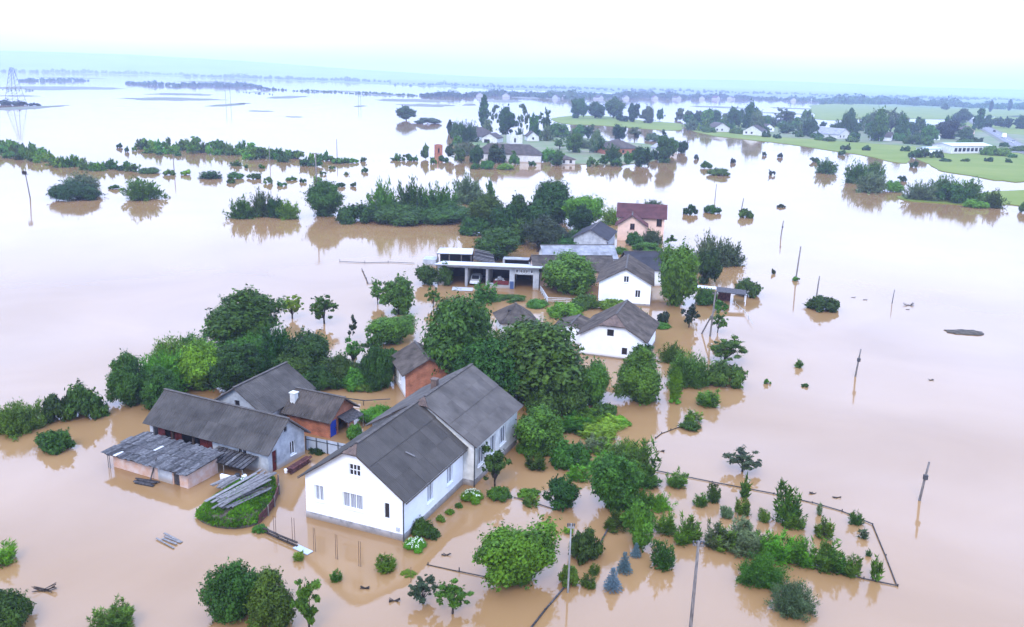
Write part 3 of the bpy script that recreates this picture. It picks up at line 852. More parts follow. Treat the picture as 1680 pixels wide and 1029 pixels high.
VILLAGE_TREES = [
 ('Tw', 139.2, 712.2, 8.93, 10.00, 18),
 ('Tw', 155.0, 751.1, 9.42, 9.02, 18),
 ('Td', 156.5, 695.3, 15.03, 12.01, 31),
 ('Td', 164.4, 664.6, 13.91, 16.43, 30),
 ('Td', 166.1, 626.6, 13.12, 18.88, 30),
 ('Tm', 199.2, 698.6, 14.12, 8.31, 29),
 ('Aw', 212.3, 696.2, 17.47, 14.88, 36),
 ('Tm', 182.9, 592.4, 11.59, 7.46, 28),
 ('Td', 211.8, 579.0, 10.12, 9.69, 25),
 ('Pd', 271.0, 713.7, 7.46, 14.43, 15),
 ('Tm', 240.9, 624.3, 13.08, 7.43, 30),
 ('Aw', 271.5, 665.9, 13.01, 16.10, 28),
 ('Aw', 268.9, 629.1, 15.37, 18.16, 35),
 ('Tm', 243.2, 603.7, 7.59, 6.46, 18),
 ('Td', 265.9, 600.6, 8.39, 8.05, 20),
 ('Td', 279.5, 618.9, 7.78, 9.15, 18),
 ('Pd', 317.1, 692.8, 5.80, 9.36, 12),
 ('Td', 269.9, 572.9, 10.41, 10.37, 26),
 ('Tk', 285.5, 580.6, 16.64, 12.37, 41),
 ('Td', 289.8, 564.6, 13.42, 8.63, 34),
 ('Td', 427.8, 844.4, 17.62, 14.07, 30),
 ('Td', 380.1, 723.4, 11.59, 17.98, 23),
 ('Td', 417.3, 775.9, 9.72, 11.45, 18),
 ('Td', 429.0, 781.5, 9.79, 10.48, 18),
 ('Td', 433.7, 774.3, 9.70, 9.86, 18),
 ('Td', 441.1, 769.3, 12.86, 10.80, 24),
 ('Td', 654.6, 1348.3, 14.95, 11.68, 16),
 ('Bd', 190.1, 412.8, 5.81, 5.27, 20),
 ('Bd', 195.9, 414.7, 6.42, 5.85, 22),
 ('Bd', 201.6, 416.2, 5.85, 4.74, 20),
 ('Bb', 240.8, 442.0, 8.07, 5.90, 26),
 ('Bb', 246.0, 440.1, 8.04, 5.58, 26),
 ('Bd', 285.9, 511.4, 5.01, 3.76, 14),
 ('Bm', 238.0, 544.3, 9.90, 6.50, 26),
 ('Bm', 233.0, 512.6, 9.33, 6.83, 26),
 ('Bm', 237.2, 504.3, 7.77, 6.06, 22),
 ('Bm', 232.3, 564.0, 10.25, 5.19, 26),
 ('Bm', 188.4, 546.3, 8.41, 5.06, 22),
 ('Bm', 177.6, 553.2, 8.51, 5.12, 22),
 ('Bm', 168.4, 598.7, 9.20, 4.72, 22),
 ('Bm', 144.8, 575.8, 9.66, 5.30, 24),
 ('Bm', 127.4, 581.1, 9.75, 4.56, 24),
 ('Bm', 264.9, 514.5, 9.37, 4.75, 26),
 ('Bd', 278.6, 528.4, 8.14, 5.63, 22),
 ('Bm', 276.1, 475.8, 10.01, 4.36, 30),
 ('Bb', 246.1, 429.3, 5.43, 2.84, 18),
 ('Bm', 196.1, 396.3, 5.58, 2.04, 20),
 ('Bm', 206.8, 399.1, 4.77, 2.08, 17),
 ('Bd', 218.9, 402.4, 4.53, 2.67, 16),
 ('Bd', 226.2, 398.3, 3.36, 2.68, 12),
 ('Pd', 722.7, 1346.3, 7.46, 16.26, 8),
 ('Pd', 817.1, 1464.5, 10.14, 17.66, 10),
]
FIELD_BUSHES = [
 ('Bd', 170.9, 451.7, 4.76, 3.93, 15),
 ('Bd', 181.7, 451.3, 4.44, 3.62, 14),
 ('Bd', 157.0, 418.5, 4.12, 3.07, 14),
 ('Bd', 202.9, 454.6, 4.79, 3.64, 15),
 ('Bm', 199.7, 519.3, 8.00, 4.45, 22),
 ('Bm', 187.2, 519.5, 7.64, 4.10, 21),
 ('Bm', 182.9, 527.3, 5.54, 3.49, 15),
 ('Bd', 155.6, 543.2, 4.94, 5.10, 13),
 ('Bd', 159.0, 533.8, 5.60, 3.90, 15),
 ('Bm', 188.9, 581.0, 6.90, 3.83, 17),
 ('Bd', 167.3, 363.3, 3.07, 3.19, 12),
 ('Bd', 137.2, 306.4, 3.25, 2.46, 15),
 ('Bd', 128.7, 374.1, 4.75, 2.71, 18),
 ('Bk', 114.9, 401.6, 2.26, 2.44, 8),
 ('Bk', 119.9, 393.8, 2.50, 2.66, 9),
 ('Bk', 93.7, 314.9, 2.23, 2.34, 10),
 ('Bk', 90.4, 359.9, 2.54, 2.67, 10),
 ('Bk', 72.0, 230.8, 2.14, 1.04, 13),
 ('Bk', 77.4, 372.3, 2.10, 2.78, 8),
]
HAMLET_TREES = [
 ('Aw', 24.2, 459.6, 4.21, 4.03, 13),
 ('Tw', -20.6, 363.9, 4.23, 3.55, 16),
 ('Tm', 68.5, 386.0, 7.10, 8.10, 26),
 ('Tw', -25.3, 370.1, 3.74, 4.83, 14),
 ('Tm', 39.3, 421.1, 7.49, 5.37, 25),
 ('Ad', 35.7, 371.8, 5.99, 8.43, 22),
 ('Wd', 58.1, 365.1, 4.93, 4.65, 19),
 ('Am', 20.1, 405.0, 6.90, 5.78, 24),
 ('Wm', 1.3, 486.0, 4.76, 6.17, 13),
 ('Tw', -17.1, 500.7, 7.29, 8.56, 20),
 ('Bw', 75.2, 481.5, 8.15, 5.47, 24),
 ('Tm', 28.5, 424.1, 5.70, 7.06, 19),
 ('Tw', -27.5, 450.4, 5.48, 5.42, 17),
 ('Wd', -24.8, 436.4, 8.12, 11.55, 26),
 ('Bd', -30.9, 460.6, 8.26, 10.55, 25),
 ('Bm', 10.5, 483.1, 8.04, 6.95, 23),
 ('Tm', 61.0, 363.0, 3.84, 2.81, 15),
 ('Bm', -28.2, 415.1, 4.41, 5.89, 15),
 ('Ad', 38.7, 473.4, 8.59, 7.07, 25),
 ('Tw', 32.3, 414.4, 7.05, 4.95, 24),
 ('Tm', 21.0, 498.2, 8.54, 6.81, 24),
 ('Tm', 68.2, 404.1, 6.88, 5.85, 24),
 ('Wd', 38.4, 350.5, 6.25, 8.02, 25),
 ('Am', 76.4, 452.4, 7.46, 8.03, 23),
 ('Bw', -21.0, 362.3, 7.07, 6.58, 27),
 ('Wd', -23.2, 490.0, 4.84, 6.27, 14),
 ('Ad', 41.5, 509.4, 8.09, 8.18, 22),
 ('Ww', 15.9, 458.3, 7.58, 9.81, 23),
]
VILLAGE_FILL = [
 ('Ww', 203.2, 623.4, 6.88, 6.99, 15),
 ('Bm', 254.4, 572.2, 7.69, 10.61, 19),
 ('Tm', 220.5, 531.6, 13.12, 18.78, 35),
 ('Wm', 206.2, 678.9, 7.84, 6.11, 16),
 ('Bd', 147.2, 670.9, 10.97, 13.61, 23),
 ('Tm', 204.3, 627.6, 6.67, 4.87, 15),
 ('Wm', 218.6, 578.7, 12.74, 17.35, 31),
 ('Bd', 164.9, 594.1, 10.22, 8.03, 24),
 ('Bw', 221.1, 658.0, 10.00, 11.86, 21),
 ('Bd', 203.5, 704.3, 11.49, 7.95, 23),
 ('Bm', 136.8, 627.2, 7.60, 7.66, 17),
 ('Wd', 168.4, 648.6, 5.10, 4.06, 11),
 ('Wm', 298.7, 783.6, 6.60, 6.48, 12),
 ('Tw', 156.5, 573.2, 11.16, 15.43, 27),
 ('Tm', 141.0, 648.9, 10.34, 14.81, 22),
 ('Bm', 126.5, 594.6, 9.08, 10.41, 21),
 ('Td', 170.5, 693.6, 6.80, 7.92, 14),
 ('Bm', 317.5, 735.6, 6.29, 8.26, 12),
 ('Bm', 229.5, 722.3, 9.11, 8.02, 18),
 ('Tm', 136.5, 674.2, 7.09, 6.10, 15),
 ('Tw', 281.7, 619.8, 6.38, 8.38, 14),
 ('Td', 134.9, 656.7, 8.28, 9.56, 18),
 ('Tm', 281.0, 627.5, 6.98, 9.29, 15),
 ('Ww', 316.4, 726.0, 11.33, 15.50, 22),
 ('Tm', 242.0, 585.1, 11.37, 13.29, 27),
 ('Tm', 354.7, 696.2, 6.55, 6.46, 13),
 ('Td', 203.9, 526.0, 8.43, 6.46, 22),
 ('Wm', 337.8, 737.3, 9.64, 9.22, 18),
 ('Bm', 161.2, 685.8, 7.65, 8.90, 15),
 ('Bd', 300.5, 706.1, 8.74, 8.41, 17),
 ('Bw', 179.3, 624.6, 8.38, 5.80, 19),
 ('Td', 244.3, 698.7, 6.28, 5.26, 12),
 ('Bw', 175.7, 726.5, 9.80, 13.12, 19),
 ('Wd', 322.4, 655.6, 9.64, 12.95, 21),
 ('Bd', 352.6, 814.8, 12.08, 9.31, 21),
 ('Tm', 201.1, 630.0, 8.45, 10.36, 19),
 ('Tm', 311.3, 673.4, 7.65, 9.77, 16),
 ('Tm', 271.6, 668.9, 11.77, 14.67, 25),
 ('Bm', 146.7, 601.0, 6.92, 8.28, 16),
 ('Tm', 284.4, 756.8, 10.71, 11.28, 20),
 ('Ww', 201.6, 687.6, 10.68, 7.61, 22),
 ('Ww', 119.7, 602.0, 8.89, 8.97, 21),
 ('Bw', 219.3, 679.1, 10.46, 12.13, 22),
 ('Bm', 254.1, 630.6, 7.31, 9.73, 16),
 ('Tm', 249.2, 527.1, 11.82, 11.03, 32),
 ('Td', 130.3, 666.2, 9.20, 8.26, 19),
 ('Tw', 180.6, 699.8, 9.04, 11.97, 18),
 ('Tm', 147.4, 637.3, 5.77, 5.66, 12),
 ('Tw', 324.1, 731.1, 5.75, 7.35, 11),
 ('Wd', 275.9, 697.1, 8.60, 11.01, 17),
 ('Bd', 189.9, 564.6, 11.34, 13.58, 28),
 ('Bm', 312.8, 785.3, 8.22, 10.65, 15),
 ('Bm', 126.1, 615.5, 10.08, 8.70, 23),
 ('Bd', 286.4, 750.1, 7.75, 9.18, 14),
 ('Bm', 218.7, 595.2, 6.54, 8.04, 15),
 ('Tm', 232.4, 700.7, 9.90, 13.58, 20),
 ('Bm', 250.1, 541.3, 9.88, 7.39, 26),
 ('Bw', 255.5, 651.6, 6.98, 7.34, 15),
 ('Tm', 220.9, 713.2, 11.30, 11.27, 22),
 ('Td', 137.1, 678.3, 10.31, 9.55, 21),
 ('Wm', 185.8, 661.8, 10.84, 8.81, 23),
 ('Tm', 278.0, 630.2, 8.21, 11.17, 18),
 ('Tm', 240.3, 548.8, 11.00, 15.56, 28),
]
ROW_BUSHES = [
 ('Bb', -187.4, 311.8, 4.58, 4.85, 20),
 ('Wb', -190.5, 319.8, 2.84, 3.05, 12),
 ('Wb', -186.0, 314.9, 2.92, 3.23, 13),
 ('Bm', -178.0, 302.1, 4.37, 2.83, 20),
 ('Bm', -180.3, 309.4, 2.95, 4.94, 13),
 ('Wm', -171.8, 297.1, 2.91, 2.85, 13),
 ('Wb', -172.8, 300.7, 3.04, 4.73, 14),
 ('Bb', -174.1, 305.0, 2.99, 2.87, 13),
 ('Wm', -168.9, 298.2, 2.54, 4.09, 12),
 ('Tb', -164.5, 292.5, 3.59, 3.13, 17),
 ('Wb', -170.0, 306.1, 4.93, 2.52, 22),
 ('Bb', -160.5, 289.4, 3.29, 3.71, 16),
 ('Wb', -164.6, 299.5, 4.78, 2.88, 22),
 ('Bb', -159.9, 294.1, 3.71, 4.21, 17),
 ('Wb', -203.7, 342.8, 5.42, 2.68, 22),
 ('Wb', -197.4, 335.3, 5.25, 3.69, 22),
 ('Wb', -190.7, 325.5, 4.35, 4.02, 18),
 ('Tm', -193.7, 333.5, 5.39, 3.65, 22),
 ('Tm', -185.8, 322.9, 4.82, 3.37, 21),
 ('Wm', -180.0, 315.4, 2.76, 3.44, 12),
 ('Tm', -178.4, 317.8, 3.03, 4.36, 13),
 ('Wb', -177.5, 317.4, 2.84, 3.29, 12),
 ('Tb', -171.8, 311.9, 3.06, 3.46, 13),
 ('Tm', -171.6, 313.6, 3.65, 2.62, 16),
 ('Wb', -152.2, 282.9, 3.16, 2.81, 15),
 ('Bb', -148.7, 278.0, 3.14, 3.98, 15),
 ('Wb', -147.1, 278.7, 2.99, 3.74, 15),
 ('Wb', -145.7, 279.7, 2.41, 3.93, 12),
 ('Wb', -144.9, 281.3, 4.19, 4.13, 20),
 ('Wb', -144.3, 282.3, 4.47, 3.54, 22),
 ('Wm', -137.4, 273.3, 3.44, 3.76, 17),
 ('Tm', -133.5, 271.5, 3.33, 2.92, 17),
 ('Wb', -131.8, 271.1, 3.41, 3.32, 17),
 ('Wm', -133.8, 279.6, 2.73, 2.58, 13),
 ('Wm', -131.2, 278.0, 3.93, 3.47, 19),
 ('Wm', -130.0, 277.6, 3.05, 2.09, 15),
 ('Wm', -126.8, 275.4, 3.77, 1.85, 19),
 ('Tm', -124.2, 274.5, 3.09, 3.41, 15),
 ('Wm', -121.8, 272.9, 4.39, 2.63, 22),
 ('Wm', -156.7, 360.8, 5.72, 3.32, 22),
 ('Wm', -150.3, 349.6, 4.70, 3.44, 19),
 ('Bb', -151.6, 356.9, 5.67, 4.98, 22),
 ('Wb', -147.8, 352.1, 4.03, 3.38, 16),
 ('Wb', -143.2, 343.6, 3.92, 3.55, 16),
 ('Wb', -140.8, 340.0, 3.88, 4.79, 16),
 ('Wb', -146.9, 360.3, 3.75, 2.69, 14),
 ('Tm', -146.7, 364.3, 3.15, 4.39, 12),
 ('Wm', -137.8, 343.0, 5.11, 2.49, 21),
 ('Wb', -134.9, 341.6, 3.55, 3.15, 14),
 ('Bm', -136.0, 345.8, 4.20, 4.09, 17),
 ('Wm', -137.3, 354.8, 4.47, 3.41, 17),
 ('Bm', -136.8, 356.1, 5.07, 4.54, 20),
 ('Wm', -133.9, 351.1, 5.47, 5.28, 22),
 ('Tb', -126.5, 335.5, 4.40, 4.56, 18),
 ('Tm', -126.7, 339.7, 4.78, 5.17, 19),
 ('Tb', -136.0, 368.2, 5.34, 4.67, 20),
 ('Wm', -126.9, 346.0, 4.41, 4.18, 18),
 ('Wm', -123.7, 342.2, 3.03, 4.81, 12),
 ('Bb', -119.9, 336.5, 2.92, 4.71, 12),
 ('Bm', -127.7, 362.4, 5.43, 3.55, 21),
 ('Wb', -116.1, 333.7, 3.97, 3.21, 16),
 ('Tm', -123.6, 358.9, 3.63, 4.53, 14),
 ('Wm', -115.5, 336.6, 3.16, 3.84, 13),
 ('Wm', -117.3, 346.7, 4.55, 4.16, 18),
 ('Wm', -116.3, 346.4, 4.46, 4.67, 18),
 ('Wm', -111.1, 334.9, 3.50, 4.74, 14),
 ('Bb', -110.0, 338.3, 3.89, 3.12, 16),
 ('Tm', -106.7, 328.5, 3.02, 3.05, 13),
 ('Bb', -107.5, 336.6, 5.37, 2.99, 22),
 ('Wm', -110.4, 348.2, 5.52, 4.67, 22),
 ('Tb', -99.5, 317.6, 3.91, 3.13, 17),
 ('Tb', -104.3, 340.9, 5.35, 4.65, 22),
 ('Tb', -97.5, 319.1, 4.32, 4.63, 19),
 ('Tm', -96.7, 322.8, 4.18, 4.52, 18),
 ('Tb', -100.9, 340.1, 3.42, 2.91, 14),
 ('Tb', -95.1, 325.1, 5.01, 4.22, 21),
 ('Wb', -96.1, 336.1, 3.25, 3.19, 13),
 ('Wb', -90.6, 323.5, 4.13, 2.91, 18),
 ('Wb', -93.1, 337.3, 5.21, 3.63, 21),
 ('Wm', -85.3, 315.1, 4.33, 3.73, 19),
 ('Wm', -86.8, 325.4, 3.91, 3.27, 16),
 ('Tb', -88.3, 333.9, 3.43, 2.96, 14),
 ('Tm', -84.7, 328.0, 3.70, 2.87, 15),
 ('Tb', -82.9, 327.3, 3.31, 2.81, 14),
 ('Bm', -83.3, 330.5, 4.81, 3.74, 20),
 ('Bm', -74.0, 301.4, 3.78, 3.29, 17),
 ('Wm', -74.0, 305.4, 2.81, 3.67, 13),
 ('Tb', -72.2, 305.2, 2.71, 4.56, 12),
 ('Tm', -70.0, 302.6, 4.81, 2.90, 22),
 ('Wm', -73.8, 325.0, 3.55, 2.94, 15),
 ('Tb', -70.8, 319.8, 2.76, 4.03, 12),
 ('Wb', -141.8, 334.2, 4.46, 2.87, 18),
 ('Tm', -135.7, 327.1, 4.19, 1.86, 18),
 ('Bb', -135.4, 332.9, 3.87, 1.89, 16),
 ('Wb', -133.4, 333.3, 3.94, 2.63, 16),
 ('Wb', -128.0, 325.9, 2.89, 1.99, 12),
 ('Bb', -69.1, 323.0, 4.67, 2.39, 20),
 ('Bm', -65.3, 314.3, 4.08, 2.45, 18),
 ('Wb', -63.5, 316.5, 4.69, 2.34, 20),
 ('Bd', -115.7, 269.9, 6.14, 2.20, 32),
 ('Bm', -107.4, 265.7, 3.40, 2.28, 18),
 ('Bb', -102.5, 266.8, 3.04, 2.12, 16),
 ('Wd', -92.7, 260.4, 5.93, 2.67, 32),
 ('Bm', -85.3, 261.6, 4.47, 2.56, 24),
 ('Bm', -83.4, 250.2, 2.14, 1.85, 12),
 ('Bm', -80.2, 262.7, 4.11, 2.22, 22),
 ('Bm', -73.0, 251.5, 3.05, 2.34, 17),
 ('Bb', -68.1, 260.3, 3.15, 1.51, 17),
 ('Bm', -63.6, 256.2, 1.82, 1.72, 10),
 ('Bb', -60.2, 260.4, 2.59, 2.08, 14),
 ('Bd', -51.0, 249.2, 3.02, 1.62, 17),
 ('Bd', -47.2, 249.6, 1.96, 1.67, 11),
 ('Bm', -50.5, 288.5, 2.25, 2.13, 11),
 ('Bm', -62.5, 278.2, 2.37, 1.46, 12),
 ('Wm', -55.1, 279.7, 1.59, 1.11, 8),
 ('Bm', -108.5, 230.9, 2.64, 1.51, 16),
 ('Wm', -96.4, 296.9, 3.58, 2.14, 17),
 ('Bb', -86.1, 290.9, 2.06, 1.75, 10),
 ('Bm', -91.5, 291.1, 1.24, 1.58, 6),
 ('Bd', -162.0, 352.8, 2.74, 2.36, 11),
 ('Bm', -151.3, 335.4, 2.13, 2.73, 9),
 ('Bb', -150.9, 341.1, 1.69, 2.31, 7),
 ('Bb', -60.1, 318.3, 4.50, 2.05, 20),
 ('Bm', -56.9, 323.2, 2.74, 2.15, 12),
 ('Wb', -45.8, 331.8, 3.99, 2.62, 17),
 ('Bm', -42.6, 333.0, 4.71, 3.07, 20),
 ('Bm', -39.2, 330.9, 3.27, 2.41, 14),
 ('Bm', -63.0, 295.0, 2.09, 1.57, 10),
 ('Bm', -67.4, 246.8, 2.64, 1.62, 15),
]

# ------------------------------------------------------------------ the setting: water, banks, hills, air
tag(MB().box((-13000, -1500, -0.9), (13000, 12500, 0.0)).build('water', 'flood_water'), 'flat brown flood water covering the whole plain', None, None, 'structure')


def smooth_ring(pts, n=3, jit=0.0):
    out = []
    m = len(pts)
    for i in range(m):
        p0, p1, p2, p3 = (Vector(pts[(i + k - 1) % m]) for k in range(4))
        L = (p2 - p1).length
        for k in range(n):
            t = k / n
            q = 0.5 * (2 * p1 + (p2 - p0) * t + (2 * p0 - 5 * p1 + 4 * p2 - p3) * t * t + (3 * p1 - p0 - 3 * p2 + p3) * t ** 3)
            out.append((q.x + random.uniform(-jit, jit) * L, q.y + random.uniform(-jit, jit) * L))
    return out


LAND_MAT = {'village_bank': 'field_grass', 'meadow_bank': 'field_grass', 'hamlet_bank': 'rough_ground', 'thicket_bank': 'field_grass', 'far_field': 'field_grass'}
for k, pts in LAND.items():
    name = {'village_bank': 'field', 'meadow_bank': 'meadow', 'hamlet_bank': 'ground', 'thicket_bank': 'grass_bank', 'far_field': 'far_field'}[k]
    tag(MB().prism(smooth_ring(pts, 4, 0.02), -0.6, 0.22).build(name, LAND_MAT[k]), None, None, None, 'structure')
# the rougher, browner ground the village stands on lies on the same bank
tag(MB().prism(smooth_ring([(150, 640), (160, 560), (200, 520), (230, 492), (262, 500), (300, 470), (330, 520), (380, 660), (330, 700), (250, 650), (190, 660)], 4, 0.03), 0.0, 0.30).build('village_ground', 'rough_ground'), None, None, None, 'structure')
# plain beyond the flood
plain = [(-9000, 3200), (-3500, 3500), (-1700, 3600), (-700, 3000), (0, 2350), (700, 2300), (900, 1950), (600, 1560), (950, 1500), (1700, 1500), (9000, 1700), (9000, 12300), (-9000, 12300)]
tag(MB().prism(plain, -0.6, 0.35).build('plain', 'far_land'), None, None, None, 'structure')

for i, (x, y, hw, hd) in enumerate(MUDBANKS):
    ring = []
    for k in range(22):
        a = 2 * math.pi * k / 22
        j = random.uniform(0.72, 1.1)
        ring.append((x + hw * j * math.cos(a), y + hd * j * math.sin(a)))
    nm, mt = ('mudbank', 'mud') if hw > 5 else ('silt_patch', 'mound_soil')
    tag(MB().prism(smooth_ring(ring, 2), -0.5, 0.10).build(nm, mt), None, None, None, 'structure')


def hill(crest, depth, name):
    mb = MB()
    cols = []
    pts = []
    for a, b in zip(crest, crest[1:]):
        for k in range(8):
            t = k / 8
            pts.append([a[j] + (b[j] - a[j]) * t for j in range(3)])
    pts.append(list(crest[-1]))
    prof = [(-1.0, 0.0), (-0.75, 0.14), (-0.5, 0.42), (-0.25, 0.78), (0, 1.0), (0.5, 0.7), (1.0, 0.0)]
    for x, y, z in pts:
        col = []
        for d, h in prof:
            nz = random.uniform(0.94, 1.06) if 0 < h < 1 else random.uniform(0.985, 1.015)
            col.append(len(mb.v))
            mb.v.append((x * (1 + d * depth / 7500), y + d * depth, max(0.1, z * h * nz)))
        cols.append(col)
    for a, b in zip(cols, cols[1:]):
        for k in range(len(prof) - 1):
            mb.f.append((a[k], b[k], b[k + 1], a[k + 1]))
    return tag(mb.build(name, 'hill_wood', None, True), None, None, None, 'structure')


hill([(-6500, 5600, 118), (-4246, 6182, 121), (-3782, 6477, 122), (-3059, 6848, 124), (-2219, 7164, 102), (-1471, 7354, 67), (-774, 7460, 42), (0, 7498, 24)], 1500, 'hills')
hill([(-400, 7998, 26), (546, 7981, 46), (1353, 7885, 55), (1869, 7779, 60), (2362, 7643, 62), (2828, 7483, 55), (3265, 7304, 44), (3967, 6947, 44), (4534, 6591, 46), (6000, 6000, 60)], 1200, 'hills')

# far road on its embankment, with a kerbside verge
road_c = [(517, 1005), (423, 796), (350, 633), (300, 521), (275, 465), (262, 420)]


def ribbon(cl, w, z0, z1):
    L, Rr = [], []
    for i, p in enumerate(cl):
        d = (Vector(cl[min(i + 1, len(cl) - 1)]) - Vector(cl[max(i - 1, 0)])).normalized()
        s = Vector((-d.y, d.x)) * w / 2
        L.append((p[0] + s.x, p[1] + s.y))
        Rr.append((p[0] - s.x, p[1] - s.y))
    return MB().prism(L + Rr[::-1], z0, z1)


tag(ribbon(road_c, 13, -0.5, 0.42).build('verge', 'mud'), None, None, None, 'structure')
tag(ribbon(road_c, 8, 0.3, 0.60).build('road', 'asphalt'), None, None, None, 'structure')
tag(ribbon([(255, 470), (285, 468), (330, 476), (390, 500)], 7, 0.0, 0.46).build('side_road', 'asphalt'), None, None, None, 'structure')
rm = MB()
for i in range(38):
    t = i / 38 * (len(road_c) - 2)
    k = int(t)
    a, b_ = Vector(road_c[k]), Vector(road_c[k + 1])
    p = a.lerp(b_, t - k)
    d = (b_ - a).normalized()
    rm.bar((p.x, p.y, 0.606), (p.x + d.x * 4, p.y + d.y * 4, 0.606), 0.25, 0.006)
tag(rm.build('road_marking', 'white_paint'), None, None, None, 'structure')

# the damp summer air
air = MB().box((-13500, -2000, -1.95), (13500, 13000, 180.0))
hz = bpy.data.materials.new('haze_air')
hz.use_nodes = True
hn, hl = hz.node_tree.nodes, hz.node_tree.links
hn.clear()
ho = hn.new('ShaderNodeOutputMaterial')
pv = hn.new('ShaderNodeVolumePrincipled')
pv.inputs['Color'].default_value = (0.62, 0.72, 1.0, 1)
pv.inputs['Density'].default_value = 0.00023
pv.inputs['Anisotropy'].default_value = 0.25
hl.new(pv.outputs[0], ho.inputs['Volume'])
MATS['haze_air'] = hz
tag(air.build('haze', 'haze_air'), 'pale blue damp air over the flooded plain', None, None, 'stuff')

# ------------------------------------------------------------------ building kit


def wall_mesh(mb, o, d, length, z0, top, holes, depth=0.16, nrm=None):
    """a wall from o along unit d; top = [(s, z), ...] profile; holes = [(s0, s1, za, zb)] with reveals going inwards"""
    o, d = Vector(o), Vector(d)
    nin = Vector((-d.y, d.x, 0)) if nrm is None else Vector(nrm)       # pointing into the building
    xs = sorted(set([0.0, length] + [s for s, _ in top if 0 < s < length] + [s for h in holes for s in h[:2]]))

    def zt(s):
        for (a, za), (b, zb) in zip(top, top[1:]):
            if a - 1e-6 <= s <= b + 1e-6:
                return za + (zb - za) * (s - a) / max(b - a, 1e-9)
        return top[-1][1]

    def P(s, z, k=0.0):
        p = o + d * s + nin * k
        return (p.x, p.y, z)
    for a, b in zip(xs, xs[1:]):
        if b - a < 1e-6:
            continue
        hs = sorted([(h[2], h[3]) for h in holes if h[0] <= a + 1e-6 and h[1] >= b - 1e-6])
        lo = z0
        for (ha, hb) in hs:
            if ha > lo:
                mb.poly([P(a, lo), P(b, lo), P(b, ha), P(a, ha)])
            lo = hb
        mb.poly([P(a, lo), P(b, lo), P(b, zt(b)), P(a, zt(a))])
    for (s0, s1, za, zb) in holes:
        mb.poly([P(s0, za), P(s0, za, depth), P(s0, zb, depth), P(s0, zb)])
        mb.poly([P(s1, za, depth), P(s1, za), P(s1, zb), P(s1, zb, depth)])
        mb.poly([P(s0, za, depth), P(s0, za), P(s1, za), P(s1, za, depth)])
        mb.poly([P(s0, zb), P(s0, zb, depth), P(s1, zb, depth), P(s1, zb)])


def fit_window(parent, o, d, s0, s1, z0, z1, panes=2, rows=1, frame='white_paint', glass='glass', name='window', depth=0.10, sill=True, fw=0.06):
    """a window set in its opening: frame mesh, with panes, mullions and a sill as sub-parts"""
    o, d = Vector(o), Vector(d)
    nin = Vector((-d.y, d.x, 0))

    def seg(mb, a, b, za, zb, k0, k1):
        p = [o + d * a + nin * k0, o + d * b + nin * k0, o + d * b + nin * k1, o + d * a + nin * k1]
        i = len(mb.v)
        mb.v += [(q.x, q.y, za) for q in p] + [(q.x, q.y, zb) for q in p]
        for q in ((0, 3, 2, 1), (4, 5, 6, 7), (0, 1, 5, 4), (1, 2, 6, 5), (2, 3, 7, 6), (3, 0, 4, 7)):
            mb.f.append(tuple(i + k for k in q))
    fr = MB()
    seg(fr, s0, s0 + fw, z0, z1, depth, depth + 0.05)
    seg(fr, s1 - fw, s1, z0, z1, depth, depth + 0.05)
    seg(fr, s0 + fw, s1 - fw, z0, z0 + fw, depth, depth + 0.05)
    seg(fr, s0 + fw, s1 - fw, z1 - fw, z1, depth, depth + 0.05)
    w = fr.build(name, frame, parent)
    pw = (s1 - s0 - 2 * fw) / panes
    ph = (z1 - z0 - 2 * fw) / rows
    for i in range(panes):
        for j in range(rows):
            pm = MB()
            seg(pm, s0 + fw + i * pw + 0.002, s0 + fw + (i + 1) * pw - 0.002, z0 + fw + j * ph + 0.002, z0 + fw + (j + 1) * ph - 0.002, depth + 0.028, depth + 0.036)
            pm.build('pane', glass, w)
        if i:
            mm = MB()
            seg(mm, s0 + fw + i * pw - 0.03, s0 + fw + i * pw + 0.03, z0 + fw, z1 - fw, depth + 0.004, depth + 0.044)
            mm.build('mullion', frame, w)
    for j in range(1, rows):
        mm = MB()
        seg(mm, s0 + fw, s1 - fw, z0 + fw + j * ph - 0.025, z0 + fw + j * ph + 0.025, depth + 0.006, depth + 0.042)
        mm.build('transom', frame, w)
    if sill:
        sm = MB()
        seg(sm, s0 - 0.06, s1 + 0.06, z0 - 0.07, z0 - 0.004, -0.09, -0.004)
        sm.build('sill', frame, w)
    return w


def fit_door(parent, o, d, s0, s1, z0, z1, mat, depth=0.08, planks=4):
    o, d = Vector(o), Vector(d)
    nin = Vector((-d.y, d.x, 0))
    dm = MB()
    wdt = (s1 - s0) / planks
    for i in range(planks):
        p = [o + d * (s0 + i * wdt + 0.008) + nin * depth, o + d * (s0 + (i + 1) * wdt - 0.008) + nin * depth]
        q = [p[1] + nin * 0.05, p[0] + nin * 0.05]
        k = len(dm.v)
        pts = p + q
        dm.v += [(a.x, a.y, z0) for a in pts] + [(a.x, a.y, z1) for a in pts]
        for f in ((0, 3, 2, 1), (4, 5, 6, 7), (0, 1, 5, 4), (1, 2, 6, 5), (2, 3, 7, 6), (3, 0, 4, 7)):
            dm.f.append(tuple(k + a for a in f))
    dr = dm.build('door', mat, parent)
    h = o + d * (s1 - 0.12) + nin * (depth - 0.03)
    MB().box((h.x - 0.03, h.y - 0.03, z0 + (z1 - z0) * 0.48), (h.x + 0.03, h.y + 0.03, z0 + (z1 - z0) * 0.56)).build('handle', 'steel', dr)
    return dr


SHEETS = {}


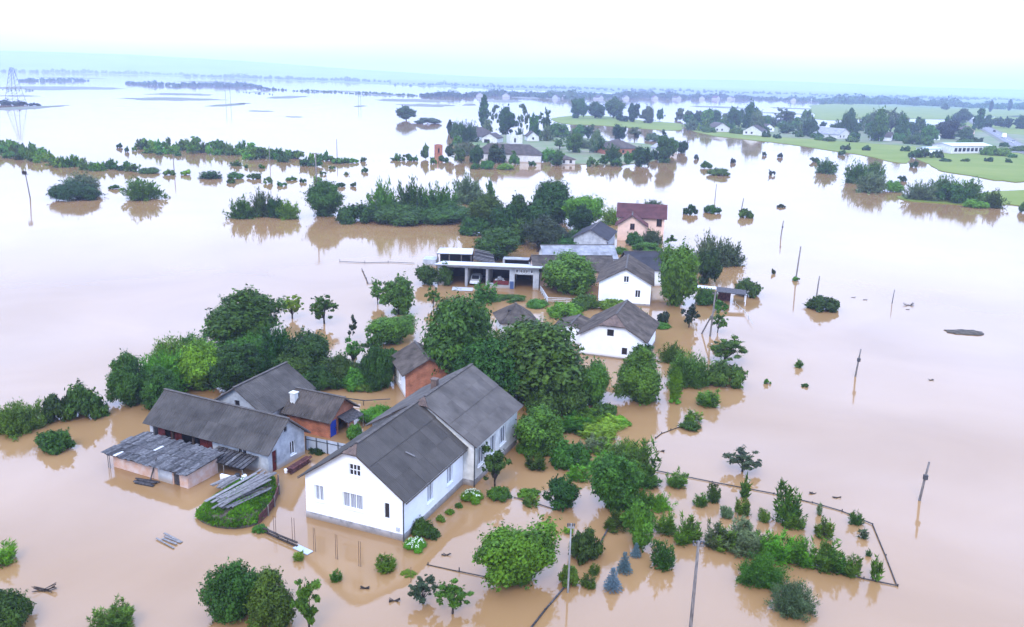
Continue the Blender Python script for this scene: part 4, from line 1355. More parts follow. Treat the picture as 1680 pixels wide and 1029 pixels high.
def roof_plane(roof, poly, mat, sw=1.05, sl=1.65, waves=6, amp=0.028, sheet='roof_sheet'):
    """cover a convex roof polygon (first edge = eave) with overlapping corrugated sheets, each its own object"""
    P = [Vector(p) for p in poly]
    u = (P[1] - P[0]).normalized()
    nn = None
    for k in range(2, len(P)):
        c = u.cross(P[k] - P[0])
        if c.length > 0.05:
            nn = c.normalized()
            break
    if nn.z < 0:
        nn = -nn
    v = nn.cross(u)
    if v.z < 0:
        v = -v
    q = [((p - P[0]).dot(u), (p - P[0]).dot(v)) for p in P]
    u0, u1 = min(a for a, _ in q), max(a for a, _ in q)
    vmax = max(b for _, b in q)
    nu = max(1, round((u1 - u0) / sw))
    nv = max(1, round(vmax / sl))
    su, sv = (u1 - u0) / nu, vmax / nv

    def rng(x):
        lo, hi = 1e9, -1e9
        m_ = len(q)
        for i in range(m_):
            (xa, ya), (xb, yb) = q[i], q[(i + 1) % m_]
            if min(xa, xb) - 1e-7 <= x <= max(xa, xb) + 1e-7:
                if abs(xb - xa) < 1e-7:
                    lo, hi = min(lo, ya, yb), max(hi, ya, yb)
                else:
                    y = ya + (yb - ya) * (x - xa) / (xb - xa)
                    lo, hi = min(lo, y), max(hi, y)
        return lo, hi
    rot = Matrix((u, v, nn)).transposed().to_3x3().to_4x4()
    shared = None
    for i in range(nu):
        for j in range(nv):
            a0, a1 = u0 + i * su, u0 + (i + 1) * su
            b0, b1 = j * sv - (0.10 if j else 0.03), (j + 1) * sv
            rows, clipped = [], False
            nseg = waves * 2
            for k in range(nseg + 1):
                x = a0 + (a1 - a0) * k / nseg
                lo, hi = rng(min(max(x, u0 + 1e-5), u1 - 1e-5))
                c0, c1 = max(b0, lo - 0.04), min(b1, hi)
                if c0 > b0 + 0.02 or c1 < b1 - 0.02:
                    clipped = True
                rows.append((x, c0, c1))
            if all(c1 - c0 < 0.02 for _, c0, c1 in rows):
                continue
            key = None if clipped else (j > 0)
            me = None
            if key is not None and shared is not None and key in shared:
                me = shared[key]
            if me is None:
                vs_, fs = [], []
                for k, (x, c0, c1) in enumerate(rows):
                    c1 = max(c1, c0)
                    z = amp * (1 if k % 2 else -1)
                    vs_ += [(x - a0, c0 - b0, z), (x - a0, c1 - b0, z - 0.012)]
                for k in range(nseg):
                    fs.append((2 * k, 2 * k + 2, 2 * k + 3, 2 * k + 1))
                me = bpy.data.meshes.new(sheet)
                me.from_pydata(vs_, [], fs)
                me.materials.append(MATS[mat])
                if key is not None:
                    shared = shared or {}
                    shared[key] = me
            o = link(sheet, me, roof)
            lift = 0.045 + (0.022 if j % 2 == 0 else 0.0) + (0.012 if i % 2 else 0) + random.uniform(-0.004, 0.004)
            loc = P[0] + u * a0 + v * b0 + nn * (lift + (0.02 if j else 0))
            tilt = Matrix.Rotation(random.uniform(-0.004, 0.004), 4, 'Z') @ Matrix.Rotation(-0.008, 4, 'X')
            o.matrix_local = Matrix.Translation(loc) @ rot @ tilt


def plane_slab(mb, poly, t=0.06):
    P = [Vector(p) for p in poly]
    nn = (P[1] - P[0]).cross(P[2] - P[0])
    if nn.length < 1e-6:
        nn = (P[1] - P[0]).cross(P[3] - P[0])
    nn.normalize()
    if nn.z < 0:
        P = P[::-1]
        nn = -nn
    n_ = len(P)
    i = len(mb.v)
    mb.v += [tuple(p) for p in P] + [tuple(p - nn * t) for p in P]
    mb.f.append(tuple(range(i, i + n_)))
    mb.f.append(tuple(i + n_ + k for k in reversed(range(n_))))
    for k in range(n_):
        mb.f.append((i + k, i + n_ + k, i + n_ + (k + 1) % n_, i + (k + 1) % n_))


def dedupe(poly):
    out = []
    for p in poly:
        if not out or (Vector(p) - Vector(out[-1])).length > 0.02:
            out.append(p)
    if (Vector(out[0]) - Vector(out[-1])).length < 0.02:
        out.pop()
    return out


def gable_roof(parent, w, y0, y1, eave, ridge, mat, over=0.4, oy=0.4, hf=(0, 0), hb=(0, 0), hip_mat=None, cx=0.0, sheets=True, sw=1.05, sl=1.65, deck='deck_wood', waves=6, amp=0.028):
    sl_ = (ridge - eave) / (w / 2)
    xe = w / 2 + over
    ze = eave - over * sl_
    y0, y1 = y0 - oy, y1 + oy
    roof = None
    polys = []
    for s in (1, -1):
        xf, xb = hf[0] / sl_, hb[0] / sl_
        xf, xb = min(xf, xe), min(xb, xe)
        zf, zb = ridge - xf * sl_, ridge - xb * sl_
        p = [(cx + s * xe, y0, ze), (cx + s * xe, y1, ze), (cx + s * xb, y1, zb), (cx, y1 - hb[1], ridge), (cx, y0 + hf[1], ridge), (cx + s * xf, y0, zf)]
        polys.append((dedupe(p), mat))
    if hf[0]:
        polys.append(([(cx - xf, y0, zf), (cx + xf, y0, zf), (cx, y0 + hf[1], ridge)], hip_mat or mat))
    if hb[0]:
        polys.append(([(cx + xb, y1, zb), (cx - xb, y1, zb), (cx, y1 - hb[1], ridge)], hip_mat or mat))
    if sheets:
        mb = MB()
        for p, _ in polys:
            plane_slab(mb, p)
        roof = mb.build('roof', deck, parent)
        for p, mt in polys:
            roof_plane(roof, p, mt, sw, sl, waves, amp)
        MB().bar((cx, y0 + hf[1] - 0.02, ridge + 0.085), (cx, y1 - hb[1] + 0.02, ridge + 0.08), 0.26, 0.05).build('ridge_cap', 'ridge_cap', roof)
    else:
        mb = MB()
        for p, _ in polys:
            plane_slab(mb, p, 0.14)
        roof = mb.build('roof', mat, parent)
    return roof


def house(name, label, cat, O, ang, w, L, eave, ridge, wall, roof, z0=-0.6, hf=(0, 0), hb=(0, 0), hip_mat=None, openings=None, plinth=0.0, over=0.4, oy=0.4, sheets=True, group=None, parent=None, y0=0.0, cx=0.0, sides='flrb', sw=1.05, sl=1.65, frame='white_paint', root=None, waves=6, amp=0.028):
    """front gable at local y=y0 facing -y; openings[side] = [(s0, s1, z0, z1, type, ...)], s measured left to right as seen from outside"""
    rt = root or empty(name, label, cat, O, ang, group)
    openings = openings or {}
    S = (ridge - eave) / (w / 2)

    def gtop(h):
        if h[0] >= ridge - eave - 0.05:
            return [(0, eave), (w, eave)]
        if h[0]:
            xh = h[0] / S
            return [(0, eave), (w / 2 - xh, ridge - h[0]), (w / 2 + xh, ridge - h[0]), (w, eave)]
        return [(0, eave), (w / 2, ridge), (w, eave)]
    defs = {'f': ((cx - w / 2, y0, 0), (1, 0, 0), w, gtop(hf)), 'b': ((cx + w / 2, y0 + L, 0), (-1, 0, 0), w, gtop(hb)),
            'r': ((cx + w / 2, y0, 0), (0, 1, 0), L, [(0, eave), (L, eave)]), 'l': ((cx - w / 2, y0 + L, 0), (0, -1, 0), L, [(0, eave), (L, eave)])}
    for sd in sides:
        o, d, ln, top = defs[sd]
        ops = openings.get(sd, [])
        mb = MB()
        wall_mesh(mb, o, d, ln, z0, top, [a[:4] for a in ops])
        mb.build('wall', wall, rt)
        for a in ops:
            kind = a[4]
            if kind == 'open':
                continue
            if kind == 'door':
                fit_door(rt, o, d, a[0] + 0.02, a[1] - 0.02, a[2], a[3] - 0.02, a[5])
            elif kind == 'dark':
                fit_window(rt, o, d, *a[:4], panes=1, frame='deck_wood', glass='dark_glass', sill=False, fw=0.05)
            else:
                fit_window(rt, o, d, *a[:4], panes=a[5], rows=a[6], frame=frame, glass=(a[7] if len(a) > 7 else 'glass'))
        if plinth:
            pm = MB()
            p0, dd = Vector(o), Vector(d)
            out = -Vector((-dd.y, dd.x, 0))
            a_, b_ = p0 + out * 0.035 - dd * 0.035, p0 + out * 0.035 + dd * (ln + 0.035)
            pm.poly([(a_.x, a_.y, z0), (b_.x, b_.y, z0), (b_.x, b_.y, plinth), (a_.x, a_.y, plinth)])
            pm.poly([(a_.x, a_.y, plinth), (b_.x, b_.y, plinth), (b_.x - out.x * 0.04, b_.y - out.y * 0.04, plinth + 0.02), (a_.x - out.x * 0.04, a_.y - out.y * 0.04, plinth + 0.02)])
            pm.build('plinth', 'plinth', rt)
    # roof over the walls
    gable_roof(rt, w, y0, y0 + L, eave, ridge, roof, over, oy, hf, hb, hip_mat, cx, sheets, sw, sl, waves=waves, amp=amp)
    return rt


# ------------------------------------------------------------------ the white main house (front block and wider rear block)
mh = house('white_house', 'large white single-storey house with long grey roof in the foreground', 'house', (-11.08, 55.67), -22.0, 8.2, 9.75, 3.55, 6.45, 'white_plaster', 'slate_main',
           hf=(0.42, 1.05), plinth=0.5, hip_mat='slate_hip', sides='flr',
           openings={'f': [(0.78, 1.54, 1.57, 2.81, 'win', 2, 1, 'curtain_glass'), (3.19, 4.88, 1.57, 2.79, 'win', 3, 1, 'curtain_glass'), (6.70, 7.09, 1.50, 2.69, 'dark'), (3.78, 4.74, 4.21, 5.13, 'win', 3, 2, 'dark_glass')],
                     'r': [(3.62, 4.55, 1.15, 2.62, 'win', 2, 1, 'curtain_glass'), (6.85, 7.85, 1.15, 2.62, 'win', 2, 1, 'curtain_glass')]})
house('', '', '', None, 0, 9.4, 9.2, 3.85, 6.75, 'pale_plaster', 'slate_rear', hf=(0.45, 0.9), plinth=0.5, hip_mat='slate_hip', y0=9.78, cx=0.35, root=mh, sides='frbl',
      openings={'r': [(0.75, 2.05, 1.35, 2.95, 'win', 3, 1), (3.3, 4.3, 1.35, 2.95, 'win', 2, 1), (5.3, 6.6, 1.35, 2.95, 'win', 3, 1)]})
gp = MB().tube([(4.17, -0.09, -0.3), (4.17, -0.09, 3.3)], [0.05, 0.05], 8)
gp.build('downpipe', 'steel', mh)
MB().tube([(5.14, 9.70, -0.3), (5.14, 9.70, 3.5)], [0.05, 0.05], 8).build('downpipe', 'steel', mh)
MB().box((3.55, -0.10, 0.72), (3.80, -0.004, 1.0)).build('meter_box', 'grey_frame', mh)
MB().tube([(4.56, -0.35, 3.2), (4.56, 9.5, 3.2)], [0.06, 0.06], 7).build('gutter', 'ridge_cap', mh)
ch = MB().box((-0.85, 13.6, 5.7), (-0.35, 14.1, 6.95)).build('chimney', 'slate_hip', mh)
MB().box((-0.91, 13.54, 6.95), (-0.29, 14.16, 7.03)).build('chimney_cap', 'slate_hip', ch)
MB().bar((2.3, 3.6, 5.05), (2.9, 3.9, 4.70), 0.14, 0.05).build('roof_patch', 'pale_board', mh)

# ------------------------------------------------------------------ long grey barn, its lean-to shed and the buildings around the yard
bn = house('barn', 'long low grey barn with open dark red bays under a corrugated roof', 'barn', (-18.62, 65.99), 64.8, 4.6, 13.3, 2.25, 4.15, 'grey_plaster', 'slate_barn', over=0.42, waves=4, amp=0.055,
           openings={'f': [(0.48, 1.05, -0.25, 1.84, 'door', 'dark_red'), (2.72, 3.38, 0.6, 1.8, 'win', 2, 1, 'dark_glass'), (2.05, 2.45, 2.95, 3.4, 'dark')],
                     'l': [(0.35, 7.3, -0.25, 1.95, 'open'), (10.0, 11.0, 0.75, 1.75, 'win', 2, 1, 'dark_glass')]})
for k, (s0, s1) in enumerate(((0.7, 1.5), (2.2, 3.5), (5.6, 7.1))):
    dm = MB()
    n_ = max(3, int((s1 - s0) / 0.2))
    for i in range(n_):
        a = 13.3 - s0 - (i + 1) * (s1 - s0) / n_
        dm.box((-2.05, a + 0.008, -0.3), (-2.0, a + (s1 - s0) / n_ - 0.008, 1.8))
    dm.build('bay_door', 'dark_red', bn)
MB().box((-1.0, 6.1, -0.3), (-0.9, 13.2, 2.4)).build('back_panel', 'dark_void', bn)  # added sheet partway in, its near-black colour painting the bays' inner shade
for yy in (8.2, 10.6):
    MB().box((-2.28, yy, -0.3), (-2.12, yy + 0.16, 2.05)).build('post', 'deck_wood', bn)
MB().box((-2.28, 6.02, 1.955), (-2.15, 12.95, 2.13)).build('lintel', 'deck_wood', bn)

ls = empty('lean_to_shed', 'low peach-walled shed with ragged grey board roof in front of the barn', 'shed', (-25.16, 61.08), 64.8)
for nm, o, d, ln, top, ops, mt in (
        ('wall', (0, 8.3, 0), (0, -1, 0), 8.3, [(0, 1.32), (8.3, 1.45)], [(6.75, 7.4, -0.4, 1.25)], 'peach_wall'),
        ('wall', (0, 0, 0), (1, 0, 0), 3.2, [(0, 1.45), (3.2, 1.62)], [], 'peach_wall'),
        ('wall', (3.2, 0, 0), (0, 1, 0), 8.3, [(0, 1.62), (8.3, 1.5)], [], 'peach_wall'),
        ('wall', (3.2, 8.3, 0), (-1, 0, 0), 3.2, [(0, 1.5), (3.2, 1.32)], [], 'peach_wall')):
    mb = MB()
    wall_mesh(mb, o, d, ln, -0.6, top, ops)
    mb.build(nm, mt, ls)
fit_door(ls, (0, 8.3, 0), (0, -1, 0), 6.77, 7.38, -0.4, 1.2, 'dark_board')
MB().box((-0.035, 1.65, -0.3), (-0.004, 3.2, 1.34)).build('plaster_panel', 'grey_plaster', ls)
dk = MB()
plane_slab(dk, [(-0.45, -0.35, 1.42), (-0.45, 8.7, 1.30), (3.75, 8.7, 1.52), (3.75, -0.35, 1.64)], 0.07)
dk = dk.build('roof', 'deck_wood', ls)
bm_ = [MB().box((0, 0, 0), (1.0, 0.30, 0.025)).mesh('roof_board', t) for t in ('old_board', 'dark_board', 'white_sheet')]
for r_ in range(4):
    yy = -0.45
    while yy < 8.75:
        wd = random.uniform(0.24, 0.42)
        white = (r_ == 0 and 6.9 < yy < 7.4) or (r_ == 2 and 4.9 < yy < 5.2)
        o = link('roof_board', bm_[2] if white else bm_[0 if random.random() < 0.86 else 1], dk)
        x0 = -0.62 + r_ * 1.05 + random.uniform(-0.12, 0.12)
        ln = random.uniform(1.15, 1.55) if r_ < 3 else random.uniform(0.95, 1.4)
        zb = 1.42 + (x0 + 0.45) * 0.052 - (yy + 0.35) * 0.0133 + 0.03 + (3 - r_) * 0.010 + random.uniform(0.0, 0.02) + r_ * 0.022
        o.location = (x0, yy, zb)
        o.rotation_euler = (random.uniform(-0.03, 0.03), -0.03 + random.uniform(-0.035, 0.01), random.uniform(-0.06, 0.06))
        o.scale = (ln, wd / 0.30, 1)
        yy += wd * 0.93
for a in ((-0.3, 8.55), (-0.34, 8.3)):
    MB().tube([(a[0], a[1], -0.4), (a[0], a[1], 1.28)], [0.035, 0.03], 6).build('post', 'pole_wood', ls)
MB().bar((-0.5, 3.75, -0.3), (0.3, 3.6, 1.75), 0.12, 0.05).build('prop', 'old_board', ls)

bh = house('grey_house', 'grey plastered house with steep dark roof directly behind the barn', 'house', (-24.75, 72.45), -21.0, 5.7, 7.2, 2.45, 4.35, 'grey_plaster', 'slate_barn', over=0.45, waves=4, amp=0.04,
           openings={'f': [(2.55, 3.1, 2.5, 3.05, 'dark')]})
bs = house('brick_shed', 'small red brick shed with blue door and whitewashed chimney behind the barn', 'shed', (-15.43, 73.14), 66.0, 3.8, 4.7, 2.0, 3.35, 'brick', 'slate_brown', waves=4, amp=0.055,
           openings={'f': [(0.15, 1.15, -0.2, 1.55, 'door', 'blue_paint'), (1.35, 2.9, -0.2, 1.45, 'open')]}, over=0.45, oy=0.45)
MB().box((-1.5, 1.2, -0.3), (1.6, 1.3, 1.9)).build('back_panel', 'dark_void', bs)  # added near-black sheet close behind the opening, shade put into its colour
ch = MB().box((-1.35, 4.2, 1.7), (-0.85, 4.75, 3.35)).build('chimney', 'pale_plaster', bs)
MB().box((-1.42, 4.13, 3.35), (-0.78, 4.82, 3.43)).build('chimney_cap', 'pale_plaster', ch)
aw = MB()
plane_slab(aw, [(-0.75, -1.3, 1.35), (1.7, -1.3, 1.35), (1.7, -0.05, 1.75), (-0.75, -0.05, 1.75)], 0.05)
aw.build('awning', 'dark_board', bs)
for x_ in (-0.7, 1.65):
    MB().tube([(x_, -1.22, -0.4), (x_, -1.22, 1.33)], [0.04, 0.04], 6).build('awning_post', 'pole_wood', bs)
bo = house('brick_outbuilding', 'red brick outbuilding with whitewashed side wall at the edge of the tallest trees', 'outbuilding', (-8.45, 82.9), 20.0, 4.8, 5.6, 2.7, 4.05, 'brick', 'slate_brown', sides='frb')
mb = MB()
wall_mesh(mb, (-2.4, 5.6, 0), (0, -1, 0), 5.6, -0.6, [(0, 2.7), (5.6, 2.7)], [(2.6, 3.4, 0.8, 1.8)])
mb.build('wall', 'white_plaster', bo)
fit_window(bo, (-2.4, 5.6, 0), (0, -1, 0), 2.6, 3.4, 0.8, 1.8, 2, 1)

# ------------------------------------------------------------------ the middle group of houses
m1 = house('gabled_house', 'white gabled house with a brown half-hip over its attic window', 'house', (11.96, 97.0), -17.7, 7.8, 8.6, 2.65, 4.95, 'white_plaster', 'slate_brown',
           hf=(0.95, 2.0), hip_mat='slate_hip', plinth=0.15, openings={'f': [(3.26, 4.08, 2.67, 3.51, 'dark'), (5.14, 5.79, 0.57, 1.43, 'dark')], 'r': [(2.0, 2.9, 0.7, 1.7, 'win', 2, 1)]})
house('', '', '', None, 0, 4.4, 4.8, 1.9, 2.6, 'white_plaster', 'slate_brown', y0=3.2, cx=-5.9, root=m1, sides='flb', oy=0.2, over=0.3)
m2 = house('gabled_house', 'white gabled house with plain gable and dark plinth beside the tallest broad tree', 'house', (16.5, 122.2), -9.0, 7.6, 10.0, 3.4, 5.5, 'white_plaster', 'slate_brown', plinth=0.3,
           openings={'f': [(3.55, 4.33, 3.38, 4.33, 'win', 2, 1, 'dark_glass'), (5.34, 6.13, 1.2, 2.33, 'win', 2, 1, 'dark_glass')]})
house('outhouse', 'long brown-roofed outhouse running left from the white gabled house', 'outhouse', (3.2, 135.6), -84.0, 6.4, 12.6, 2.7, 4.3, 'pink_plaster', 'slate_brown')
house('outhouse', 'long pale-roofed outhouse behind the brown-roofed one', 'outhouse', (4.9, 143.6), -81.0, 6.2, 12.2, 2.9, 4.5, 'pale_plaster', 'slate_pale')
m4 = house('slate_house', 'house with a smooth dark slate roof behind the tallest broad tree', 'house', (18.4, 137.4), -82.0, 6.6, 9.0, 2.9, 5.0, 'white_plaster', 'slate_dark',
           openings={'r': [(3.0, 3.9, 1.1, 2.2, 'win', 2, 1), (5.6, 6.5, 1.1, 2.2, 'win', 2, 1)]})
pk = house('pink_house', 'pink two-storey house with dark red roof', 'house', (24.2, 174.6), -8.0, 5.7, 4.2, 3.35, 5.3, 'pink_plaster', 'tile_red', sides='flr', oy=0.5, over=0.5, sw=1.1, sl=0.9, frame='red_board',
           openings={'f': [(2.5, 3.45, 2.35, 3.6, 'win', 2, 1, 'dark_glass'), (2.4, 3.4, 0.2, 1.3, 'win', 2, 1, 'dark_glass')]})
mbp = {'f': ((-2.9, 4.2, 0), (1, 0, 0), 9.6), 'r': ((6.7, 4.2, 0), (0, 1, 0), 6.0), 'b': ((6.7, 10.2, 0), (-1, 0, 0), 9.6), 'l': ((-2.9, 10.2, 0), (0, -1, 0), 6.0)}
for sd, (o, d, ln) in mbp.items():
    mb = MB()
    top = [(0, 4.6), (ln, 4.6)] if sd in 'fb' else [(0, 4.6), (3.0, 6.75), (6.0, 4.6)]
    ops = {'f': [(8.0, 9.1, 2.6, 4.2), (6.6, 7.5, 0.4, 1.6)], 'r': [(2.5, 3.5, 2.6, 3.8)]}.get(sd, [])
    wall_mesh(mb, o, d, ln, -0.6, top, ops)
    mb.build('wall', 'pink_plaster', pk)
    for a in ops:
        fit_window(pk, o, d, *a, panes=2, frame='red_board', glass='dark_glass')
rf = MB()
S_ = (6.75 - 4.6) / 3.0
pa = [(-3.4, 3.65, 4.6 - 0.55 * S_), (7.2, 3.65, 4.6 - 0.55 * S_), (7.2, 7.2, 6.75), (-3.4, 7.2, 6.75)]
pb = [(7.2, 10.75, 4.6 - 0.55 * S_), (-3.4, 10.75, 4.6 - 0.55 * S_), (-3.4, 7.2, 6.75), (7.2, 7.2, 6.75)]
plane_slab(rf, pa)
plane_slab(rf, pb)
rf = rf.build('roof', 'deck_wood', pk)
roof_plane(rf, pa, 'tile_red', 1.1, 0.9)
roof_plane(rf, pb, 'tile_red', 1.1, 0.9)
MB().box((0.6, 7.4, 6.3), (1.1, 7.9, 7.5)).build('chimney', 'concrete', rf)
MB().box((3.0, 2.0, -0.5), (3.9, 3.6, 0.5)).build('steps', 'concrete', pk)
gg = house('grey_gable_house', 'grey house with low dark gable roof in front of the pink house', 'house', (14.6, 161.6), -15.4, 6.4, 10.0, 2.7, 4.35, 'grey_plaster', 'slate_dark',
           openings={'r': [(1.0, 2.0, -0.3, 1.9, 'door', 'dark_red')]})
hs = house('hip_shed', 'small square shed with a grey hipped roof beside the biggest tree', 'shed', (0.95, 104.6), 12.0, 4.3, 4.6, 2.15, 3.75, 'pale_plaster', 'slate_brown', hf=(9, 2.4), hb=(9, 2.4),
           openings={'f': [(2.3, 3.2, -0.3, 1.7, 'dark')]})
MB().box((-1.2, 1.15, 2.75), (-0.75, 1.6, 3.2)).build('roof_vent', 'dark_void', hs)

# open-fronted garage
ga = empty('open_garage', 'long open-fronted garage with white pillars and white roof edge', 'garage', (-11.9, 131.3), -5.5)
mb = MB()
wall_mesh(mb, (0, 0, 0), (1, 0, 0), 16.0, -0.6, [(0, 3.38), (16.0, 3.6)],
          [(1.15, 4.36, -0.6, 3.0), (4.76, 7.68, -0.6, 3.0), (8.02, 11.4, 0.75, 3.0), (12.2, 15.1, -0.6, 2.35), (12.35, 12.75, 2.55, 3.15), (13.05, 13.35, 2.55, 3.15), (13.5, 13.8, 2.55, 3.15), (13.95, 14.25, 2.55, 3.15), (14.7, 15.05, 2.55, 3.15)], 0.3)
mb.build('wall', 'grey_plaster', ga)
for a in ((4.42, 4.70), (7.74, 7.98)):
    MB().box((a[0], -0.06, -0.6), (a[1], -0.003, 3.15)).build('pillar', 'dull_white', ga)
for a in ((12.35, 12.75), (13.05, 13.35), (13.5, 13.8), (13.95, 14.25), (14.7, 15.05)):
    fit_window(ga, (0, 0, 0), (1, 0, 0), a[0], a[1], 2.55, 3.15, 1, 1, glass='dark_glass', sill=False)
for (x_, y0_, y1_) in ((4.56, 0.31, 7.0), (7.85, 0.31, 7.0), (11.8, 0.31, 7.0)):
    MB().box((x_ - 0.1, y0_, -0.6), (x_ + 0.1, y1_, 2.4)).build('partition', 'pale_plaster', ga)
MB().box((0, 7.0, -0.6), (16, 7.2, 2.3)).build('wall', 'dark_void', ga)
MB().box((-0.003, 0.0, -0.6), (0.2, 6.99, 2.3)).build('wall', 'grey_plaster', ga)
MB().box((15.8, 0.01, -0.6), (16.003, 6.99, 2.3)).build('wall', 'grey_plaster', ga)
rp = [(-0.5, 7.5, 2.35), (16.4, 7.5, 2.45), (16.4, -0.7, 3.72), (-0.5, -0.7, 3.5)]
rb = MB()
plane_slab(rb, rp, 0.1)
rb = rb.build('roof', 'white_sheet', ga)
MB().bar((-0.5, -0.73, 3.45), (16.4, -0.73, 3.67), 0.05, 0.13).build('fascia', 'dull_white', rb)
MB().box((8.9, -0.12, 0.60), (11.3, -0.05, 1.25)).build('red_board', 'dark_red', ga)
MB().box((11.5, -0.10, -0.3), (12.1, -0.05, 1.2)).build('blue_panel', 'dull_blue', ga)
car = empty('parked_car', 'pale small car parked in the second garage bay', 'car', (-5.9, 133.4), -5.5)
cb = MB()
sec = [(-2.0, 0.35), (-1.9, 0.75), (-1.0, 0.85), (-0.45, 1.38), (0.9, 1.42), (1.6, 0.95), (1.95, 0.85), (2.0, 0.35)]
nv_ = len(sec)
for x_ in (-0.75, 0.75):
    cb.v += [(x_ * (0.86 if z > 1.0 else 1), y_, z) for y_, z in sec]
cb.f += [tuple(range(nv_)), tuple(nv_ + k for k in reversed(range(nv_)))] + [(k, nv_ + k, nv_ + (k + 1) % nv_, (k + 1) % nv_) for k in range(nv_)]
cb = cb.build('body', 'car_paint', car)
ws = MB()
ws.poly([(-0.6, -1.02, 0.89), (0.6, -1.02, 0.89), (0.56, -0.50, 1.36), (-0.56, -0.50, 1.36)])
ws.build('windscreen', 'dark_glass', car)
for x_ in (-0.5, 0.5):
    MB().box((x_ - 0.14, -1.99, 0.55), (x_ + 0.14, -1.93, 0.70)).build('headlight', 'white_paint', car)
for x_, y_ in ((-0.7, -1.2), (0.7, -1.2), (-0.7, 1.2), (0.7, 1.2)):
    MB().tube([(x_ - 0.1, y_, 0.25), (x_ + 0.1, y_, 0.25)], [0.3, 0.3], 12).build('wheel', 'tyre', car)
# cloth heap in the third bay
hp = MB()
for k in range(60):
    a, r_ = random.uniform(0, 6.28), random.random()
    p = Vector((math.cos(a) * r_ * 0.9, math.sin(a) * r_ * 0.6, 1.05 * (1 - r_) ** 0.8))
    s_ = random.uniform(0.15, 0.35)
    t_ = Vector((random.uniform(-1, 1), random.uniform(-1, 1), random.uniform(-0.4, 0.4))).normalized() * s_
    b_ = t_.cross(Vector((0, 0, 1))).normalized() * s_
    hp.poly([p - t_, p + b_, p + t_, p - b_])
hp = hp.build('cloth_heap', 'tarp')
hp.location = (-2.1, 131.6, 0.55)
tag(hp, 'heap of pale cloths on the red board in the third garage bay', 'cloth heap')
tb = MB()
for k in range(4):
    tb.bar((0, k * 0.5, 0.05 + 0.02 * k), (3.2, k * 0.45 - 0.3, 0.10 + 0.02 * k), 0.42, 0.05)
tb = tb.build('tin_sheet', 'white_sheet')
tb.location = (-9.4, 128.2, 0)
tag(tb, 'white sheet panels lying in the water before the first garage bay', 'panel')

# half-collapsed shed behind the garage
rs = empty('ruined_shed', 'half-collapsed shed with white sheet roof behind the open garage', 'shed', (-13.3, 144.5), -4.0)
r1 = [(0, 0, 2.35), (6.2, 0, 2.4), (6.0, 3.6, 2.75), (0, 3.6, 2.75)]
r2 = [(6.3, 0.2, 1.6), (10.2, 0.4, 0.7), (9.4, 4.0, 1.9), (6.2, 3.6, 2.6)]
d1 = MB()
plane_slab(d1, r1, 0.08)
d1 = d1.build('roof', 'deck_wood', rs)
roof_plane(d1, r1, 'white_sheet', 1.05, 1.8)
d2 = MB()
plane_slab(d2, r2, 0.06)
d2 = d2.build('fallen_roof', 'dark_board', rs)
for k in range(9):
    t = k / 8
    a = Vector(r2[0]).lerp(Vector(r2[3]), t)
    b_ = Vector(r2[1]).lerp(Vector(r2[2]), t)
    MB().bar(a + Vector((0, 0, 0.08)), b_ + Vector((0, 0, 0.08 + random.uniform(0, 0.15))), 0.26, 0.04).build('plank', 'pale_board' if k % 3 else 'old_board', d2)
MB().box((0.1, 3.4, -0.5), (6.0, 3.5, 2.6)).build('back_panel', 'dark_void', rs)
for x_ in (0.15, 2.2, 4.3, 6.0):
    MB().tube([(x_, 0.15, -0.5), (x_, 0.15, 2.3)], [0.08, 0.08], 6).build('post', 'pole_wood', rs)
MB().box((-2.4, 0.2, -0.5), (-0.1, 3.0, 1.2)).build('low_wall', 'grey_plaster', rs)

# small canopy right behind the garage and the carport on the right
cp = empty('yard_canopy', 'small canopy with pale roof edge behind the garage gate', 'canopy', (-1.8, 141.0), -4.0)
c1 = MB()
plane_slab(c1, [(0, 0, 2.5), (4.6, 0, 2.5), (4.6, 2.6, 2.35), (0, 2.6, 2.35)], 0.12)
c1.build('roof', 'slate_pale', cp)
for x_, y_ in ((0.1, 0.1), (4.5, 0.1), (0.1, 2.5), (4.5, 2.5)):
    MB().box((x_ - 0.08, y_ - 0.08, -0.5), (x_ + 0.08, y_ + 0.08, 2.33)).build('post', 'grey_frame', cp)
MB().box((0.2, 2.3, -0.5), (4.4, 2.38, 2.2)).build('back_panel', 'dark_void', cp)
ct = empty('carport', 'little dark carport with a white post at the water\'s edge on the right', 'carport', (30.6, 124.5), -12.0)
c1 = MB()
plane_slab(c1, [(0.0, -0.2, 1.9), (4.4, -0.2, 1.7), (4.4, 2.4, 1.85), (0.0, 2.4, 2.05)], 0.1)
c1.build('roof', 'dark_board', ct)
c2 = MB()
plane_slab(c2, [(-3.0, 0.4, 2.15), (-0.05, 0.4, 2.1), (-0.05, 1.6, 2.2), (-3.0, 1.6, 2.25)], 0.06)
c2.build('side_roof', 'white_sheet', ct)
for x_, y_ in ((0.1, -0.1), (4.3, -0.1), (0.1, 2.3), (4.3, 2.3), (-2.9, 0.5), (-2.9, 1.5)):
    MB().box((x_ - 0.05, y_ - 0.05, -0.5), (x_ + 0.05, y_ + 0.05, 1.74)).build('post', 'white_paint', ct)
MB().box((0.3, 2.2, -0.4), (2.2, 2.27, 1.6)).build('back_panel', 'red_board', ct)

